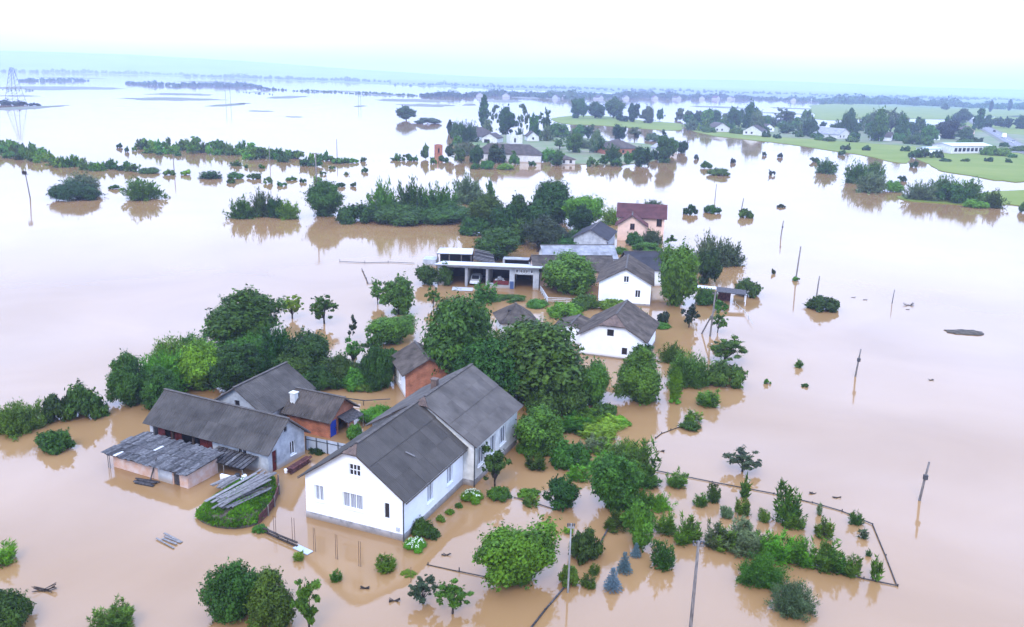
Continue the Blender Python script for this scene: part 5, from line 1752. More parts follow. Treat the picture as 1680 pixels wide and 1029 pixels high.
# ------------------------------------------------------------------ far hamlet and right-hand village
lw = house('farm_house', 'long white hamlet house with grey hipped roof among willows', 'house', (-16.0, 343.5), -94.0, 10.0, 26.0, 3.3, 6.6, 'pale_plaster', 'slate_brown', hf=(9, 5.2), hb=(9, 5.2), sheets=False,
           openings={'l': [], 'r': [(2.5, 3.6, 1.0, 2.4, 'dark'), (5.2, 6.3, 1.0, 2.4, 'dark'), (8.0, 9.1, 1.0, 2.4, 'dark'), (11, 12.1, 1.0, 2.4, 'dark')]})
house('farm_barn', 'big grey hipped barn roof at the back of the far hamlet', 'barn', (-25.5, 446), -40.0, 11.0, 14.0, 2.6, 6.6, 'pale_plaster', 'slate_brown', hf=(2.0, 3.0), hb=(2.0, 3.0), sheets=False,
      openings={'f': [(1.5, 2.8, 0.5, 2.0, 'dark'), (5, 6.3, 0.5, 2.0, 'dark'), (8.4, 9.6, 0.5, 2.0, 'dark')], 'r': [(2, 3.2, 0.5, 2.0, 'dark'), (6, 7.2, 0.5, 2.0, 'dark')]})
house('farm_shed', 'brown-roofed shed between the hamlet barn and the ruin', 'shed', (-13.5, 432), -20.0, 8.0, 8.0, 2.8, 5.0, 'pale_plaster', 'slate_brown', sheets=False, openings={'f': [(1.0, 4.0, -0.3, 1.9, 'dark')]})
ru = empty('roofless_ruin', 'pale roofless ruin with one dark doorway in the far hamlet', 'ruin', (-3.2, 428.6), 18.0)
for o, d, ln, top, ops in (((0, 0, 0), (1, 0, 0), 6.3, [(0, 4.4), (1.6, 4.7), (3.6, 4.5), (6.3, 4.9)], [(2.0, 3.0, 0.9, 3.0)]), ((6.3, 0, 0), (0, 1, 0), 6, [(0, 4.9), (3, 4.2), (6, 3.2)], []),
                           ((6.3, 6, 0), (-1, 0, 0), 6.3, [(0, 3.2), (6.3, 4.6)], []), ((0, 6, 0), (0, -1, 0), 6, [(0, 4.6), (6, 4.4)], [])):
    mb = MB()
    wall_mesh(mb, o, d, ln, -0.5, top, ops, 0.4)
    mb.build('wall', 'pale_plaster', ru)
MB().box((1.9, 0.5, 0.5), (3.1, 0.6, 3.1)).build('doorway', 'dark_void', ru)  # near-black sheet behind the door hole, painting the dark seen through it
tw = empty('brick_tower', 'small red brick tower stub at the left end of the far hamlet', 'tower', (-33.0, 351.5), 12.0)
for o, d, ln, ops in (((0, 0, 0), (1, 0, 0), 3.0, [(1.1, 1.8, 1.6, 3.4)]), ((3, 0, 0), (0, 1, 0), 3, []), ((3, 3, 0), (-1, 0, 0), 3, []), ((0, 3, 0), (0, -1, 0), 3, [])):
    mb = MB()
    wall_mesh(mb, o, d, ln, -0.5, [(0, 4.6), (1.2, 4.9), (3, 4.6)], ops, 0.3)
    mb.build('wall', 'brick', tw)
MB().box((0.9, 0.35, 1.4), (2.0, 0.42, 3.6)).build('opening', 'dark_void', tw)  # dark sheet set behind the hole; the inner shade is its colour
house('cottage', 'small white cottage with three dark windows at the hamlet shore', 'cottage', (18.7, 332.6), 10.0, 8.2, 6.0, 2.3, 3.7, 'pale_plaster', 'slate_brown', hf=(9, 3.4), hb=(9, 3.4), sheets=False,
      openings={'f': [(0.8, 1.8, 0.6, 1.8, 'dark'), (3.3, 4.3, 0.6, 1.8, 'dark'), (6.0, 7.0, 0.6, 1.8, 'dark')]})
house('brick_house', 'wide red brick house with brown hipped roof in the far hamlet', 'house', (47.5, 386), 22.0, 17.0, 12.0, 2.9, 6.6, 'brick', 'slate_brown', hf=(9, 6.0), hb=(9, 6.0), sheets=False,
      openings={'f': [(3, 4.2, 0.8, 2.0, 'dark'), (8, 9.2, 0.8, 2.0, 'dark'), (13, 14.2, 0.8, 2.0, 'dark')]})
house('small_house', 'white-gabled small house behind the far hamlet hedges', 'house', (8.5, 452), 10.0, 6.0, 8.0, 2.8, 5.2, 'pale_plaster', 'slate_brown', sheets=False, openings={'f': [(2.5, 3.5, 1.0, 2.2, 'dark')]})
house('small_house', 'white-walled house peeking out right of the far brick house', 'house', (70, 396), 30.0, 9.0, 8.0, 2.8, 5.0, 'pale_plaster', 'slate_pale', sheets=False, openings={'f': [(2.5, 3.5, 1.0, 2.2, 'dark')]})
rw = house('depot', 'long white flat building beside the road on the right', 'depot', (220, 450), -66.0, 12.0, 29.0, 4.2, 5.3, 'pale_plaster', 'white_sheet', sheets=False,
           openings={'r': [(2 + 3 * k, 4.2 + 3 * k, 1.2, 3.0, 'dark') for k in range(9)]})
MB().box((-8, 2, -0.3), (-6.2, 12, 3.0)).build('annex', 'white_plaster', rw)
house('annex_hall', 'low blue-edged annex hall left of the long white depot', 'hall', (208, 446), -66.0, 7.0, 10.0, 2.6, 3.2, 'white_plaster', 'sheet_metal', sheets=False)
for i, (x, y, a, w_, L_, e_, r_, wm, rm_, lb) in enumerate((
        (138, 588, 10, 11, 14, 3, 6.2, 'pale_plaster', 'slate_brown', 'brown-roofed house at the left end of the right-hand village'),
        (151, 560, -30, 12, 13, 3, 6.5, 'pale_plaster', 'slate_brown', 'broad grey-brown roofed house before the tall village trees'),
        (206, 548, 35, 13, 20, 3, 6.5, 'pale_plaster', 'slate_pale', 'long pale-roofed house in the middle of the right-hand village'),
        (232, 540, 60, 9, 12, 2.8, 5.6, 'white_plaster', 'slate_brown', 'brown-roofed house between village trees right of the long pale roof'),
        (268, 560, 20, 9, 11, 3, 6.0, 'white_plaster', 'tile_red', 'red-roofed village house half hidden by trees'),
        (330, 640, -15, 9, 12, 3.5, 6.5, 'pink_plaster', 'tile_red', 'red-roofed house near the road at the far end of the village'),
        (292, 452, -60, 10, 14, 3.6, 5.2, 'pale_plaster', 'tile_red', 'low red-roofed roadside building at the right edge'),
        (176, 610, 15, 8, 10, 2.8, 5.4, 'white_plaster', 'slate_brown', 'small brown-roofed house behind the tall village trees'))):
    house('village_house', lb, 'house', (x, y), a, w_, L_, e_, r_, wm, rm_, sheets=False, openings={'f': [(1.5, 2.7, 1.0, 2.3, 'dark'), (5, 6.2, 1.0, 2.3, 'dark')]})
FARH = [(80, 1500), (140, 1480), (190, 1540), (250, 1600), (300, 1640), (60, 1420), (355, 1700), (400, 1760), (-20, 1440), (-60, 1400), (430, 1790), (560, 1790)]
def nth(k):
    return str(k) + ('th' if 10 <= k % 100 <= 20 else {1: 'st', 2: 'nd', 3: 'rd'}.get(k % 10, 'th'))


FARH.sort(key=lambda p: p[0] / p[1])
for i, (x, y) in enumerate(FARH):
    fh = empty('far_house', 'tiny pale house among the far shore trees, %s from the left' % nth(i + 1), 'house', (x, y), random.uniform(-50, 50), 'far shore houses')
    w_ = random.uniform(9, 13)
    for o, d, ln, top in (((-w_ / 2, 0, 0), (1, 0, 0), w_, [(0, 3.2), (w_ / 2, 7), (w_, 3.2)]), ((w_ / 2, 0, 0), (0, 1, 0), 12, [(0, 3.2), (12, 3.2)]), ((w_ / 2, 12, 0), (-1, 0, 0), w_, [(0, 3.2), (w_ / 2, 7), (w_, 3.2)]), ((-w_ / 2, 12, 0), (0, -1, 0), 12, [(0, 3.2), (12, 3.2)])):
        mb = MB()
        wall_mesh(mb, o, d, ln, -0.3, top, [])
        mb.build('wall', 'grey_plaster', fh)
    gable_roof(fh, w_, 0, 12, 3.2, 7.0, 'slate_brown' if i % 3 else 'tile_red', sheets=False)

# ------------------------------------------------------------------ plants
RNG = np.random.default_rng(7)


def unit(v):
    return v / np.maximum(np.linalg.norm(v, axis=-1, keepdims=True), 1e-9)


def leaf_mesh(name, p, nrm, size, aspect, axis=None, mat=None):
    """one folded four-cornered leaf (or leaf spray) at every point"""
    n = len(p)
    rnd = RNG.normal(size=(n, 3))
    if axis is None:
        t = unit(np.cross(nrm, rnd))
    else:
        t = unit(axis + 0.25 * rnd)
    b = unit(np.cross(nrm + 0.01 * rnd, t))
    nn = np.cross(t, b)
    s = (size * RNG.uniform(0.5, 1.55, n))[:, None]
    a = (aspect * RNG.uniform(0.8, 1.2, n))[:, None] if np.ndim(aspect) == 0 else aspect
    v = np.empty((n, 4, 3), np.float32)
    fold = s * 0.22
    v[:, 0] = p - t * s
    v[:, 1] = p + b * s * a - nn * fold
    v[:, 2] = p + t * s - nn * fold * 0.6
    v[:, 3] = p - b * s * a - nn * fold
    me = bpy.data.meshes.new(name)
    me.vertices.add(n * 4)
    me.vertices.foreach_set('co', v.reshape(-1))
    me.loops.add(n * 4)
    me.loops.foreach_set('vertex_index', np.arange(n * 4, dtype=np.int32))
    me.polygons.add(n)
    me.polygons.foreach_set('loop_start', np.arange(0, n * 4, 4, dtype=np.int32))
    me.update(calc_edges=True)
    return me


def lobes_leaves(c, r, n, squash=0.85):
    """points and outward normals spread over the skins of overlapping lobes"""
    k = RNG.choice(len(c), n * 2, p=r ** 2 / np.sum(r ** 2))
    d = unit(RNG.normal(size=(n * 2, 3)))
    u_ = RNG.random(n * 2)
    rad = r[k] * np.where(u_ < 0.2, RNG.uniform(0.35, 0.8, n * 2), np.where(u_ < 0.88, RNG.uniform(0.78, 1.10, n * 2), RNG.uniform(1.1, 1.5, n * 2)))
    p = c[k] + d * rad[:, None] * np.array([1, 1, squash])
    dist = np.linalg.norm((p[:, None, :] - c[None]) / np.array([1, 1, squash]), axis=2) / r[None]
    dist[np.arange(n * 2), k] = 9
    keep = (dist.min(1) > 0.72) | (RNG.random(n * 2) < 0.12)
    keep &= p[:, 2] > 0.01
    p, d = p[keep][:n], d[keep][:n]
    m_ = len(p) // 45                      # twigs that stick out of the crown
    q = RNG.choice(len(p), m_, replace=False)
    t = RNG.random((m_, 9, 1)) * RNG.uniform(0.06, 0.24, (m_, 1, 1))
    tw = (p[q][:, None, :] + (d[q] + np.array([0, 0, 0.25]) + RNG.normal(size=(m_, 3)) * 0.3)[:, None, :] * t + RNG.normal(size=(m_, 9, 3)) * 0.022).reshape(-1, 3)
    p, d = np.vstack([p, tw]), np.vstack([d, np.repeat(d[q], 9, 0)])
    nr = unit(d * 0.9 + RNG.normal(size=p.shape) * 0.45 + np.array([0, 0, 0.35]))
    return p, nr


def trunk(lb, base_r=0.06, n=5, h=0.5, top=None):
    mb = MB()
    j = lambda s: random.uniform(-s, s)
    mb.tube([(0, 0, -0.5), (j(0.03), j(0.03), h * 0.5), (j(0.06), j(0.06), h)], [base_r * 1.3, base_r, base_r * 0.75], 6)
    for q in lb[:n]:
        m_ = (q[0] * 0.4 + j(0.05), q[1] * 0.4 + j(0.05), h * 0.6 + (q[2] - h * 0.6) * 0.55)
        mb.tube([(0, 0, h * 0.45), m_, tuple(q)], [base_r * 0.6, base_r * 0.38, base_r * 0.12], 5)
    return mb


# natural height of each form for a crown two units wide
HN = {'T': 1.75, 'B': 1.25, 'W': 1.45, 'S': 1.7, 'A': 2.1, 'P': 5.2, 'V': 4.6, 'C': 2.6}
CNT = {'L': 16000, 'M': 4600, 'S': 620}
LS = {'L': 0.040, 'M': 0.066, 'S': 0.17}


def crown_shape(form, cls):
    n, ls = CNT[cls], LS[cls]
    H = HN[form]
    asp, axis = 0.55, None
    if form == 'T':
        k = {'L': 60, 'M': 38, 'S': 18}[cls]
        d = unit(RNG.normal(size=(k, 3)))
        c = np.array([0, 0, 0.86]) + d * np.array([0.68, 0.68, 0.70]) * RNG.uniform(0.5, 1.12, (k, 1)) * RNG.uniform(0.88, 1.1, 3)
        c[:, :2] *= (1.08 - 0.22 * np.abs(c[:, 2:3] - 0.7))
        bd = unit(RNG.normal(size=(5, 3)))          # bulges and hollows of this crown
        rel = c - np.array([0, 0, 0.86])
        c = np.array([0, 0, 0.86]) + rel * (1 + (np.maximum(0, unit(rel) @ bd.T) ** 3 * RNG.uniform(-0.5, 0.32, 5)).sum(1, keepdims=True))
        r = RNG.uniform(0.13, 0.33, k)
        c = np.vstack([c, [[0, 0, 0.8]]])
        r = np.append(r, 0.5)
        p, nr = lobes_leaves(c, r, n)
        lb = c
    elif form == 'B':
        k = {'L': 46, 'M': 28, 'S': 12}[cls]
        a = RNG.uniform(0, 2 * np.pi, k)
        rr = np.sqrt(RNG.random(k)) * 0.80
        z = (0.12 + 0.68 * np.sqrt(np.maximum(0, 1 - (rr / 0.8) ** 2)) * RNG.uniform(0.45, 1.05, k))
        c = np.stack([rr * np.cos(a), rr * np.sin(a), z], 1)
        r = RNG.uniform(0.14, 0.32, k)
        p, nr = lobes_leaves(c, r, n)
        lb = c
    elif form == 'W':                      # many wands fanning out from the root, leaves along their outer parts
        st = {'L': 190, 'M': 110, 'S': 34}[cls]
        d = unit(RNG.normal(size=(st, 3)) * np.array([1, 1, 0.9]))
        d[:, 2] = np.abs(d[:, 2]) + 0.05
        root = RNG.normal(size=(st, 3)) * np.array([0.28, 0.28, 0.0])
        ln = RNG.uniform(0.66, 1.0, st)[:, None] * np.array([0.86, 0.86, 1.36])
        k = RNG.integers(0, st, n)
        t = RNG.uniform(0.25, 1.0, n) ** 0.75
        p = root[k] + d[k] * ln[k] * t[:, None] + RNG.normal(size=(n, 3)) * 0.075
        p[:, 2] = np.maximum(p[:, 2], 0.02) - 0.10 * t ** 3 * np.linalg.norm(p[:, :2], axis=1)
        axis = unit(d[k] + RNG.normal(size=(n, 3)) * 0.35)
        nr = unit(d[k] * 0.5 + np.array([0, 0, 0.6]) + RNG.normal(size=(n, 3)) * 0.5)
        ls *= 1.25
        asp = 0.32
        lb = root + d * ln * 0.7
    elif form in 'S':
        st = {'L': 46, 'M': 26, 'S': 9}[cls]
        n = int(n * 0.21)
        a = RNG.uniform(0, 2 * np.pi, st)
        b0 = np.sqrt(RNG.random(st)) * 0.62
        base = np.stack([b0 * np.cos(a), b0 * np.sin(a), np.zeros(st)], 1)
        lean = np.stack([np.cos(a) * RNG.uniform(-0.1, 0.5, st), np.sin(a) * RNG.uniform(-0.1, 0.5, st), RNG.uniform(0.6, 1.65, st) * (1.05 - 0.45 * b0)], 1)
        k = RNG.integers(0, st, n)
        t = RNG.random(n) ** 0.8
        out = unit(RNG.normal(size=(n, 3)) * np.array([1, 1, 0.15]))
        p = base[k] + lean[k] * t[:, None] + out * (0.24 * (1.2 - t))[:, None]
        axis = unit(out * 1.0 + lean[k] * 0.35 + np.array([0, 0, 0.15]))
        nr = unit(out * 0.3 + np.array([0, 0, 1.0]) + RNG.normal(size=(n, 3)) * 0.5)
        ls *= 2.7
        asp = 0.20
        lb = base + lean * 0.9
    elif form == 'A':
        k = {'L': 52, 'M': 34, 'S': 14}[cls]
        n = int(n * 0.5)
        d = unit(RNG.normal(size=(k, 3)))
        c = np.array([0, 0, 1.15]) + d * np.array([0.80, 0.80, 0.78]) * RNG.uniform(0.25, 1.08, (k, 1))
        r = RNG.uniform(0.07, 0.22, k)
        p, nr = lobes_leaves(c, r, n, 0.7)
        lb = c
    elif form == 'P' or form == 'V':
        z = RNG.random(n) ** 0.9
        w = np.sin(np.clip(z * 0.93 + 0.07, 0, 1) * np.pi) ** (0.55 if form == 'V' else 0.7)
        a = RNG.uniform(0, 2 * np.pi, n)
        q = RNG.uniform(0.5, 1.0, n) * (0.75 + 0.3 * np.sin(3 * a + z * 23) * np.sin(z * 31))
        p = np.stack([np.cos(a) * w * q, np.sin(a) * w * q, 0.15 + z * (H - 0.2)], 1)
        axis = unit(np.stack([np.cos(a) * 0.5, np.sin(a) * 0.5, np.ones(n)], 1))
        nr = unit(np.stack([np.cos(a), np.sin(a), 0.4 * np.ones(n)], 1) + RNG.normal(size=(n, 3)) * 0.4)
        ls *= 1.7
        lb = np.array([[0, 0, H * 0.8]])
    else:                                   # conifer: whorls of drooping boughs
        lev = 13
        pts, ax, nr = [], [], []
        for L_ in range(lev):
            t = L_ / lev
            R_ = 1.0 * (1 - t) ** 0.85 + 0.05
            nb = max(5, int(15 * (1 - t)))
            for q in range(nb):
                a = 2 * math.pi * (q + RNG.uniform(-0.25, 0.25)) / nb + L_
                m_ = max(4, int(n / (lev * 9)))
                s = RNG.random(m_) ** 0.7
                rr = s * R_ * RNG.uniform(0.85, 1.1)
                side = RNG.normal(size=m_) * 0.10 * (1 - s * 0.6) * R_
                x = np.cos(a) * rr - np.sin(a) * side
                y = np.sin(a) * rr + np.cos(a) * side
                z = 0.05 + t * (H - 0.15) - s * 0.10 * R_ + RNG.uniform(-0.02, 0.05, m_)
                pts.append(np.stack([x, y, np.maximum(z, 0.02)], 1))
                ax.append(np.tile([math.cos(a), math.sin(a), 0.15], (m_, 1)))
        p, axis = np.vstack(pts), np.vstack(ax)
        nr = unit(np.array([0, 0, 1.0]) + RNG.normal(size=p.shape) * 0.5)
        ls *= 1.1
        asp = 0.4
        lb = np.array([[0, 0, H * 0.9]])
    return p, nr, ls, asp, axis, lb


PROTO = {}
NVAR = {'L': 5, 'M': 5, 'S': 4}


def proto(form, colr, cls):
    key = (form, cls)
    if key not in PROTO:
        PROTO[key] = []
        for _ in range(NVAR[cls]):
            p, nr, ls, asp, axis, lb = crown_shape(form, cls)
            PROTO[key].append((leaf_mesh('crown', p, nr, ls, asp, axis), trunk([tuple(q) for q in lb], 0.05 if form in 'TA' else 0.028, {'T': 6, 'A': 9, 'S': 12, 'B': 7, 'W': 9}.get(form, 1), {'T': 0.55, 'A': 0.7}.get(form, 0.15)).mesh('trunk', 'bark', True), {}))
    i = random.randrange(len(PROTO[key]))
    cr_, tk, byc = PROTO[key][i]
    if colr not in byc:
        c_ = cr_.copy()
        c_.materials.clear()
        c_.materials.append(MATS['leaf_' + colr])
        byc[colr] = c_
    return byc[colr], tk


NAMES = {'T': ('tree', 'tree'), 'B': ('bush', 'bush'), 'W': ('willow', 'willow'), 'S': ('shrub', 'shrub'), 'A': ('young_tree', 'tree'), 'P': ('poplar', 'poplar'), 'V': ('cypress', 'cypress'), 'C': ('conifer', 'conifer')}


def plant(kind, x, y, w, h, px, label, group=None, names=None, single=None):
    form, colr = kind[0], kind[1]
    cls = 'L' if px >= 62 else ('M' if px >= 24 else 'S')
    nm, cat = names or NAMES[form]
    cm, tm = proto(form, colr, cls)
    s = (w * 0.54 * random.uniform(0.96, 1.14), w * 0.54 * random.uniform(0.8, 1.1), h * 1.05 / HN[form])
    rz = random.uniform(0, 6.28)
    tx, ty = random.uniform(-0.07, 0.07), random.uniform(-0.07, 0.07)
    one = (cls == 'S') if single is None else single
    if one:
        o = link(nm, cm)
        tag(o, label, cat, group)
        o.location, o.scale, o.rotation_euler = (x, y, -0.03), s, (tx, ty, rz)
        return o
    e = empty(nm, label, cat, (x, y, -0.03), 0, group)
    e.scale = s
    e.rotation_euler = (tx, ty, rz)
    link('crown', cm, e)
    link('trunk', tm, e)
    return e


for kind, x, y, w, h, px, lab in PLANTS:
    plant(kind, x, y, w, h, px, lab)
TONE = {'d': 'dark', 'm': 'mid green', 'b': 'bright green', 'w': 'grey-green', 'k': 'blackish', 'y': 'yellowish'}
SHAPE = {'T': 'round-crowned tree', 'A': 'open-crowned tree', 'P': 'slim poplar', 'B': 'low bush', 'W': 'feathery willow', 'S': 'shrub'}


def crowd(rows, where, group, names=None):
    """things of one crowd, each told apart by its look and by its place in the row, counted from the left"""
    seen = {}
    for kind, x, y, w, h, px in sorted(rows, key=lambda r: r[1] / r[2]):
        look = TONE[kind[1]] + ' ' + SHAPE[kind[0]]
        seen[look] = seen.get(look, 0) + 1
        plant(kind, x, y, w, h, px, '%s %s, %s from the left' % (look, where, nth(seen[look])), group, names)


crowd(VILLAGE_TREES, 'of the right-hand village skyline', 'right-hand village trees')
crowd(FIELD_BUSHES, 'at the green field\'s edge', 'bushes along the green field')
crowd(ROW_BUSHES, 'of the upper left hedge rows', 'flooded hedge rows', ('hedge_bush', 'bush'))
crowd(HAMLET_TREES, 'crowding the far hamlet yards', 'hamlet yard trees')
crowd(VILLAGE_FILL, 'between the right-hand village houses', 'village garden trees')

# little blue spruces, flowering bushes, sprouts and vines in the near garden
for (x, y, w, h, lab) in ((7.03, 48.9, 1.35, 1.75, 'blue spruce, lowest and nearest of the three in the garden water'), (8.05, 51.0, 1.2, 1.65, 'blue spruce, middle one of the three in the garden water'), (9.1, 53.0, 0.9, 1.15, 'blue spruce, smallest and furthest of the three in the garden water')):
    cm, tm = proto('C', 's', 'M')
    e = empty('spruce', lab, 'spruce', (x, y, -0.03))
    e.scale = (w / 2, w / 2, h / HN['C'])
    link('crown', cm, e)
    link('trunk', tm, e)
for (x, y, w, h, lab) in ((-6.35, 53.2, 1.55, 0.95, 'white-flowering round bush in the water before the main house corner'), (-2.75, 60.5, 1.75, 1.0, 'white-flowering bush against the main house side wall')):
    e = empty('flowering_bush', lab, 'bush', (x, y, -0.02), 0)
    cm, tm = proto('B', 'b', 'L')
    e.scale = (w / 2, w / 2, h / HN['B'])
    link('crown', cm, e)
    link('trunk', tm, e)
    n_ = 55
    a = RNG.uniform(0, 2 * np.pi, n_)
    rr = np.sqrt(RNG.random(n_)) * 0.85
    p = np.stack([rr * np.cos(a), rr * np.sin(a), 0.30 + 0.82 * np.sqrt(np.maximum(0, 1 - (rr / 0.95) ** 2))], 1)
    k = np.repeat(np.arange(n_), 5)
    pp = p[k] + RNG.normal(size=(n_ * 5, 3)) * 0.035
    fm = leaf_mesh('blossom', pp, unit(p[k] + RNG.normal(size=pp.shape) * 0.3 + np.array([0, 0, 0.4])), 0.045, 0.8)
    fm.materials.append(MATS['petal'])
    tag(link('blossom', fm, e), None, None, None, 'stuff')
for kind, x, y, w, h, px, lab in (
        ('Sy', -14.0, 51.4, 0.9, 0.8, 30, 'yellow-green sprout by the floating board below the main house'),
        ('Sb', -11.0, 49.0, 0.75, 0.95, 30, 'single light sprout in the brown reflection of the main house'),
        ('Sb', -8.0, 50.4, 1.6, 1.25, 40, 'bright leafy plant in the water right of the thin rods'),
        ('By', -6.4, 50.0, 0.9, 0.25, 30, 'low yellow-green floating weeds left of the dark airy shrub'),
        ('Bm', -4.9, 57.2, 0.8, 0.5, 30, 'small clump by the main house side wall, nearest of three'),
        ('Bb', -4.3, 58.3, 0.7, 0.45, 30, 'small clump by the main house side wall, middle of three'),
        ('Bm', -3.7, 59.4, 0.6, 0.4, 30, 'small clump by the main house side wall, furthest of three'),
        ('Bm', -17.75, 55.0, 1.0, 0.6, 30, 'green clump at the left end of the fallen twig fence'),
        ('Ak', -9.62, 55.55, 0.9, 1.1, 30, 'dry brown tuft standing against the front plinth of the main house'),
        ('Sb', 6.0, 75.2, 3.4, 1.5, 62, 'lime green vine clump left of the vine patch middle'),
        ('Sy', 8.2, 73.2, 3.6, 1.3, 62, 'lime green vine clump at the front right of the vine patch'),
        ('Sb', 7.2, 77.0, 3.2, 1.6, 62, 'lime green vine clump at the back of the vine patch'),
        ('Sy', 9.6, 75.6, 2.8, 1.2, 62, 'lime green vine clump at the right of the vine patch'),
        ('Sw', 7.6, 70.6, 2.6, 1.5, 50, 'pale dry twiggy shrub under the vine patch'),
        ('Sb', 8.4, 70.0, 2.0, 1.2, 50, 'light leafy shrub between vine patch and the large garden tree'),
        ('Sm', 1.8, 60.0, 1.3, 1.0, 40, 'thin seedlings on the low garden wire left of the large tree'),
        ('Sb', 4.6, 56.0, 0.8, 0.5, 30, 'small bright clump below the dark small-crowned tree'),
        ('Sm', 6.0, 50.6, 0.7, 0.9, 30, 'small green sprout left of the nearest blue spruce'),
        ('Sm', 5.5, 49.2, 1.1, 0.9, 30, 'grassy sprout at the foot of the pale concrete pole'),
        ('Bm', -15.2, 84.0, 2.4, 1.0, 40, 'dark low bush on the pale wall left of the brick outbuilding'),
        ('Bb', -12.6, 76.0, 3.2, 1.8, 62, 'bright bush just behind the main house roof'),
        ('Bd', -16.6, 68.8, 1.8, 0.5, 40, 'dark weeds at the foot of the grey metal fence'),
        ('Bm', -13.9, 71.6, 1.7, 1.6, 40, 'leafy shrub beside the blue door of the brick shed')):
    plant(kind, x, y, w, h, px, lab)

# grassy mound with boards beside the barn
ring = [Vector(p) for p in smooth_ring(SPOTS['mound'], 3, 0.0)]
cx_, cy_ = sum(p.x for p in ring) / len(ring), sum(p.y for p in ring) / len(ring)
md = MB()
rings = []
for f_, z_ in ((1.0, -0.3), (0.97, 0.25), (0.85, 0.55), (0.6, 0.72), (0.3, 0.80)):
    rings.append(len(md.v))
    for p in ring:
        md.v.append((cx_ + (p.x - cx_) * f_, cy_ + (p.y - cy_) * f_, z_ + random.uniform(-0.05, 0.05)))
m_ = len(ring)
for a, b_ in zip(rings, rings[1:]):
    for k in range(m_):
        md.f.append((a + k, a + (k + 1) % m_, b_ + (k + 1) % m_, b_ + k))
md.f.append(tuple(rings[-1] + k for k in range(m_)))
md = tag(md.build('grassy_mound', 'mound_soil', None, True), 'grassy heap littered with planks in the water before the barn', 'mound')
n_ = 8500
a = RNG.random(n_)
idx = RNG.integers(0, m_, n_)
rp_ = np.array([(p.x, p.y) for p in ring])
f_ = np.sqrt(RNG.random(n_))[:, None]
e0 = rp_[idx] * (1 - a[:, None]) + rp_[(idx + 1) % m_] * a[:, None]
q = np.array([cx_, cy_]) + (e0 - np.array([cx_, cy_])) * f_
stripe = np.sin((q[:, 0] * 0.9 - q[:, 1] * 0.38) * 2.1 + 0.6)
keep = (stripe > -0.92) | (f_[:, 0] > 0.85)
q, ff = q[keep], f_[keep, 0]
z = 0.80 - 0.55 * ff ** 3 - 0.1 * ff
p = np.stack([q[:, 0], q[:, 1], z + 0.12], 1)
gm = leaf_mesh('grass', p, unit(RNG.normal(size=p.shape) + np.array([0.6, -0.3, 0.6])), 0.20, 0.28, unit(np.array([0.35, -0.45, 0.8]) + RNG.normal(size=p.shape) * 0.3))
gm.materials.append(MATS['leaf_b'])
tag(link('grass', gm, md), None, None, None, 'stuff')


def planks(name, a, b, n, spread, z, mat, label, group, wdt=0.2, cat='plank', jit=0.35):
    a, b = Vector((a[0], a[1], 0)), Vector((b[0], b[1], 0))
    d = (b - a)
    s = Vector((-d.y, d.x, 0)).normalized()
    for i in range(n):
        t = (i / max(1, n - 1) - 0.5) * spread + random.uniform(-0.05, 0.05)
        k0, k1 = random.uniform(0, 0.25), random.uniform(0.75, 1.0)
        p0, p1 = a + d * k0 + s * t, a + d * k1 + s * (t + random.uniform(-jit, jit) * 0.4)
        p0.z, p1.z = z + random.uniform(0, 0.12), z + random.uniform(0, 0.12)
        mid = (p0 + p1) / 2
        o = MB().bar(p0 - mid, p1 - mid, wdt * random.uniform(0.7, 1.3), 0.05).build(name, mat)
        o.location = mid
        tag(o, label + ', ' + nth(i + 1) + ' from the left', cat, group)


planks('plank', (-21.9, 56.4), (-18.9, 62.5), 12, 1.5, 0.98, 'pale_board', 'long weathered plank lying across the grassy mound', 'planks on the mound', 0.24, jit=0.9)
planks('plank', (-21.2, 55.9), (-18.4, 60.0), 5, 0.9, 0.92, 'old_board', 'dark grey board on the mound\'s right half', 'dark boards on the mound', 0.18, jit=0.9)
planks('plank', (-22.9, 60.0), (-21.5, 62.7), 7, 0.9, 0.62, 'pale_board', 'short pinkish plank above the grassy mound', 'short planks by the mound', 0.20)
planks('plank', (-24.6, 53.9), (-22.3, 52.5), 4, 0.7, 0.02, 'pale_board', 'loose plank drifting left of the grassy mound', 'drifting planks', 0.14)
planks('plank', (-30.1, 62.2), (-27.8, 61.6), 10, 0.7, 0.03, 'dark_board', 'dark wet board piled before the lean-to shed', 'dark boards before the shed', 0.16)
eb = empty('board_edging', 'dark red plank edging along the right side of the mound', 'edging', (0, 0, 0))
pts = [(-18.45, 62.2), (-17.95, 60.6), (-17.75, 58.6), (-17.85, 57.2), (-18.1, 55.9)]
for a, b_ in zip(pts, pts[1:]):
    for k in range(3):
        MB().bar((a[0] + 0.03 * k, a[1], 0.12 + 0.27 * k), (b_[0] + 0.03 * k, b_[1], 0.12 + 0.27 * k), 0.05, 0.24).build('plank', 'red_board', eb)
    MB().tube([(a[0] + 0.1, a[1], -0.5), (a[0] + 0.1, a[1], 0.9)], [0.06, 0.06], 6).build('post', 'pole_wood', eb)
yw = empty('yard_wall', 'low whitewashed yard wall between mound and barn', 'wall', (0, 0, 0))
pts = SPOTS['wall']
for a, b_ in zip(pts, pts[1:]):
    MB().bar((a[0], a[1], 0.15), (b_[0], b_[1], 0.15), 0.22, 0.9).build('wall', 'white_plaster', yw)
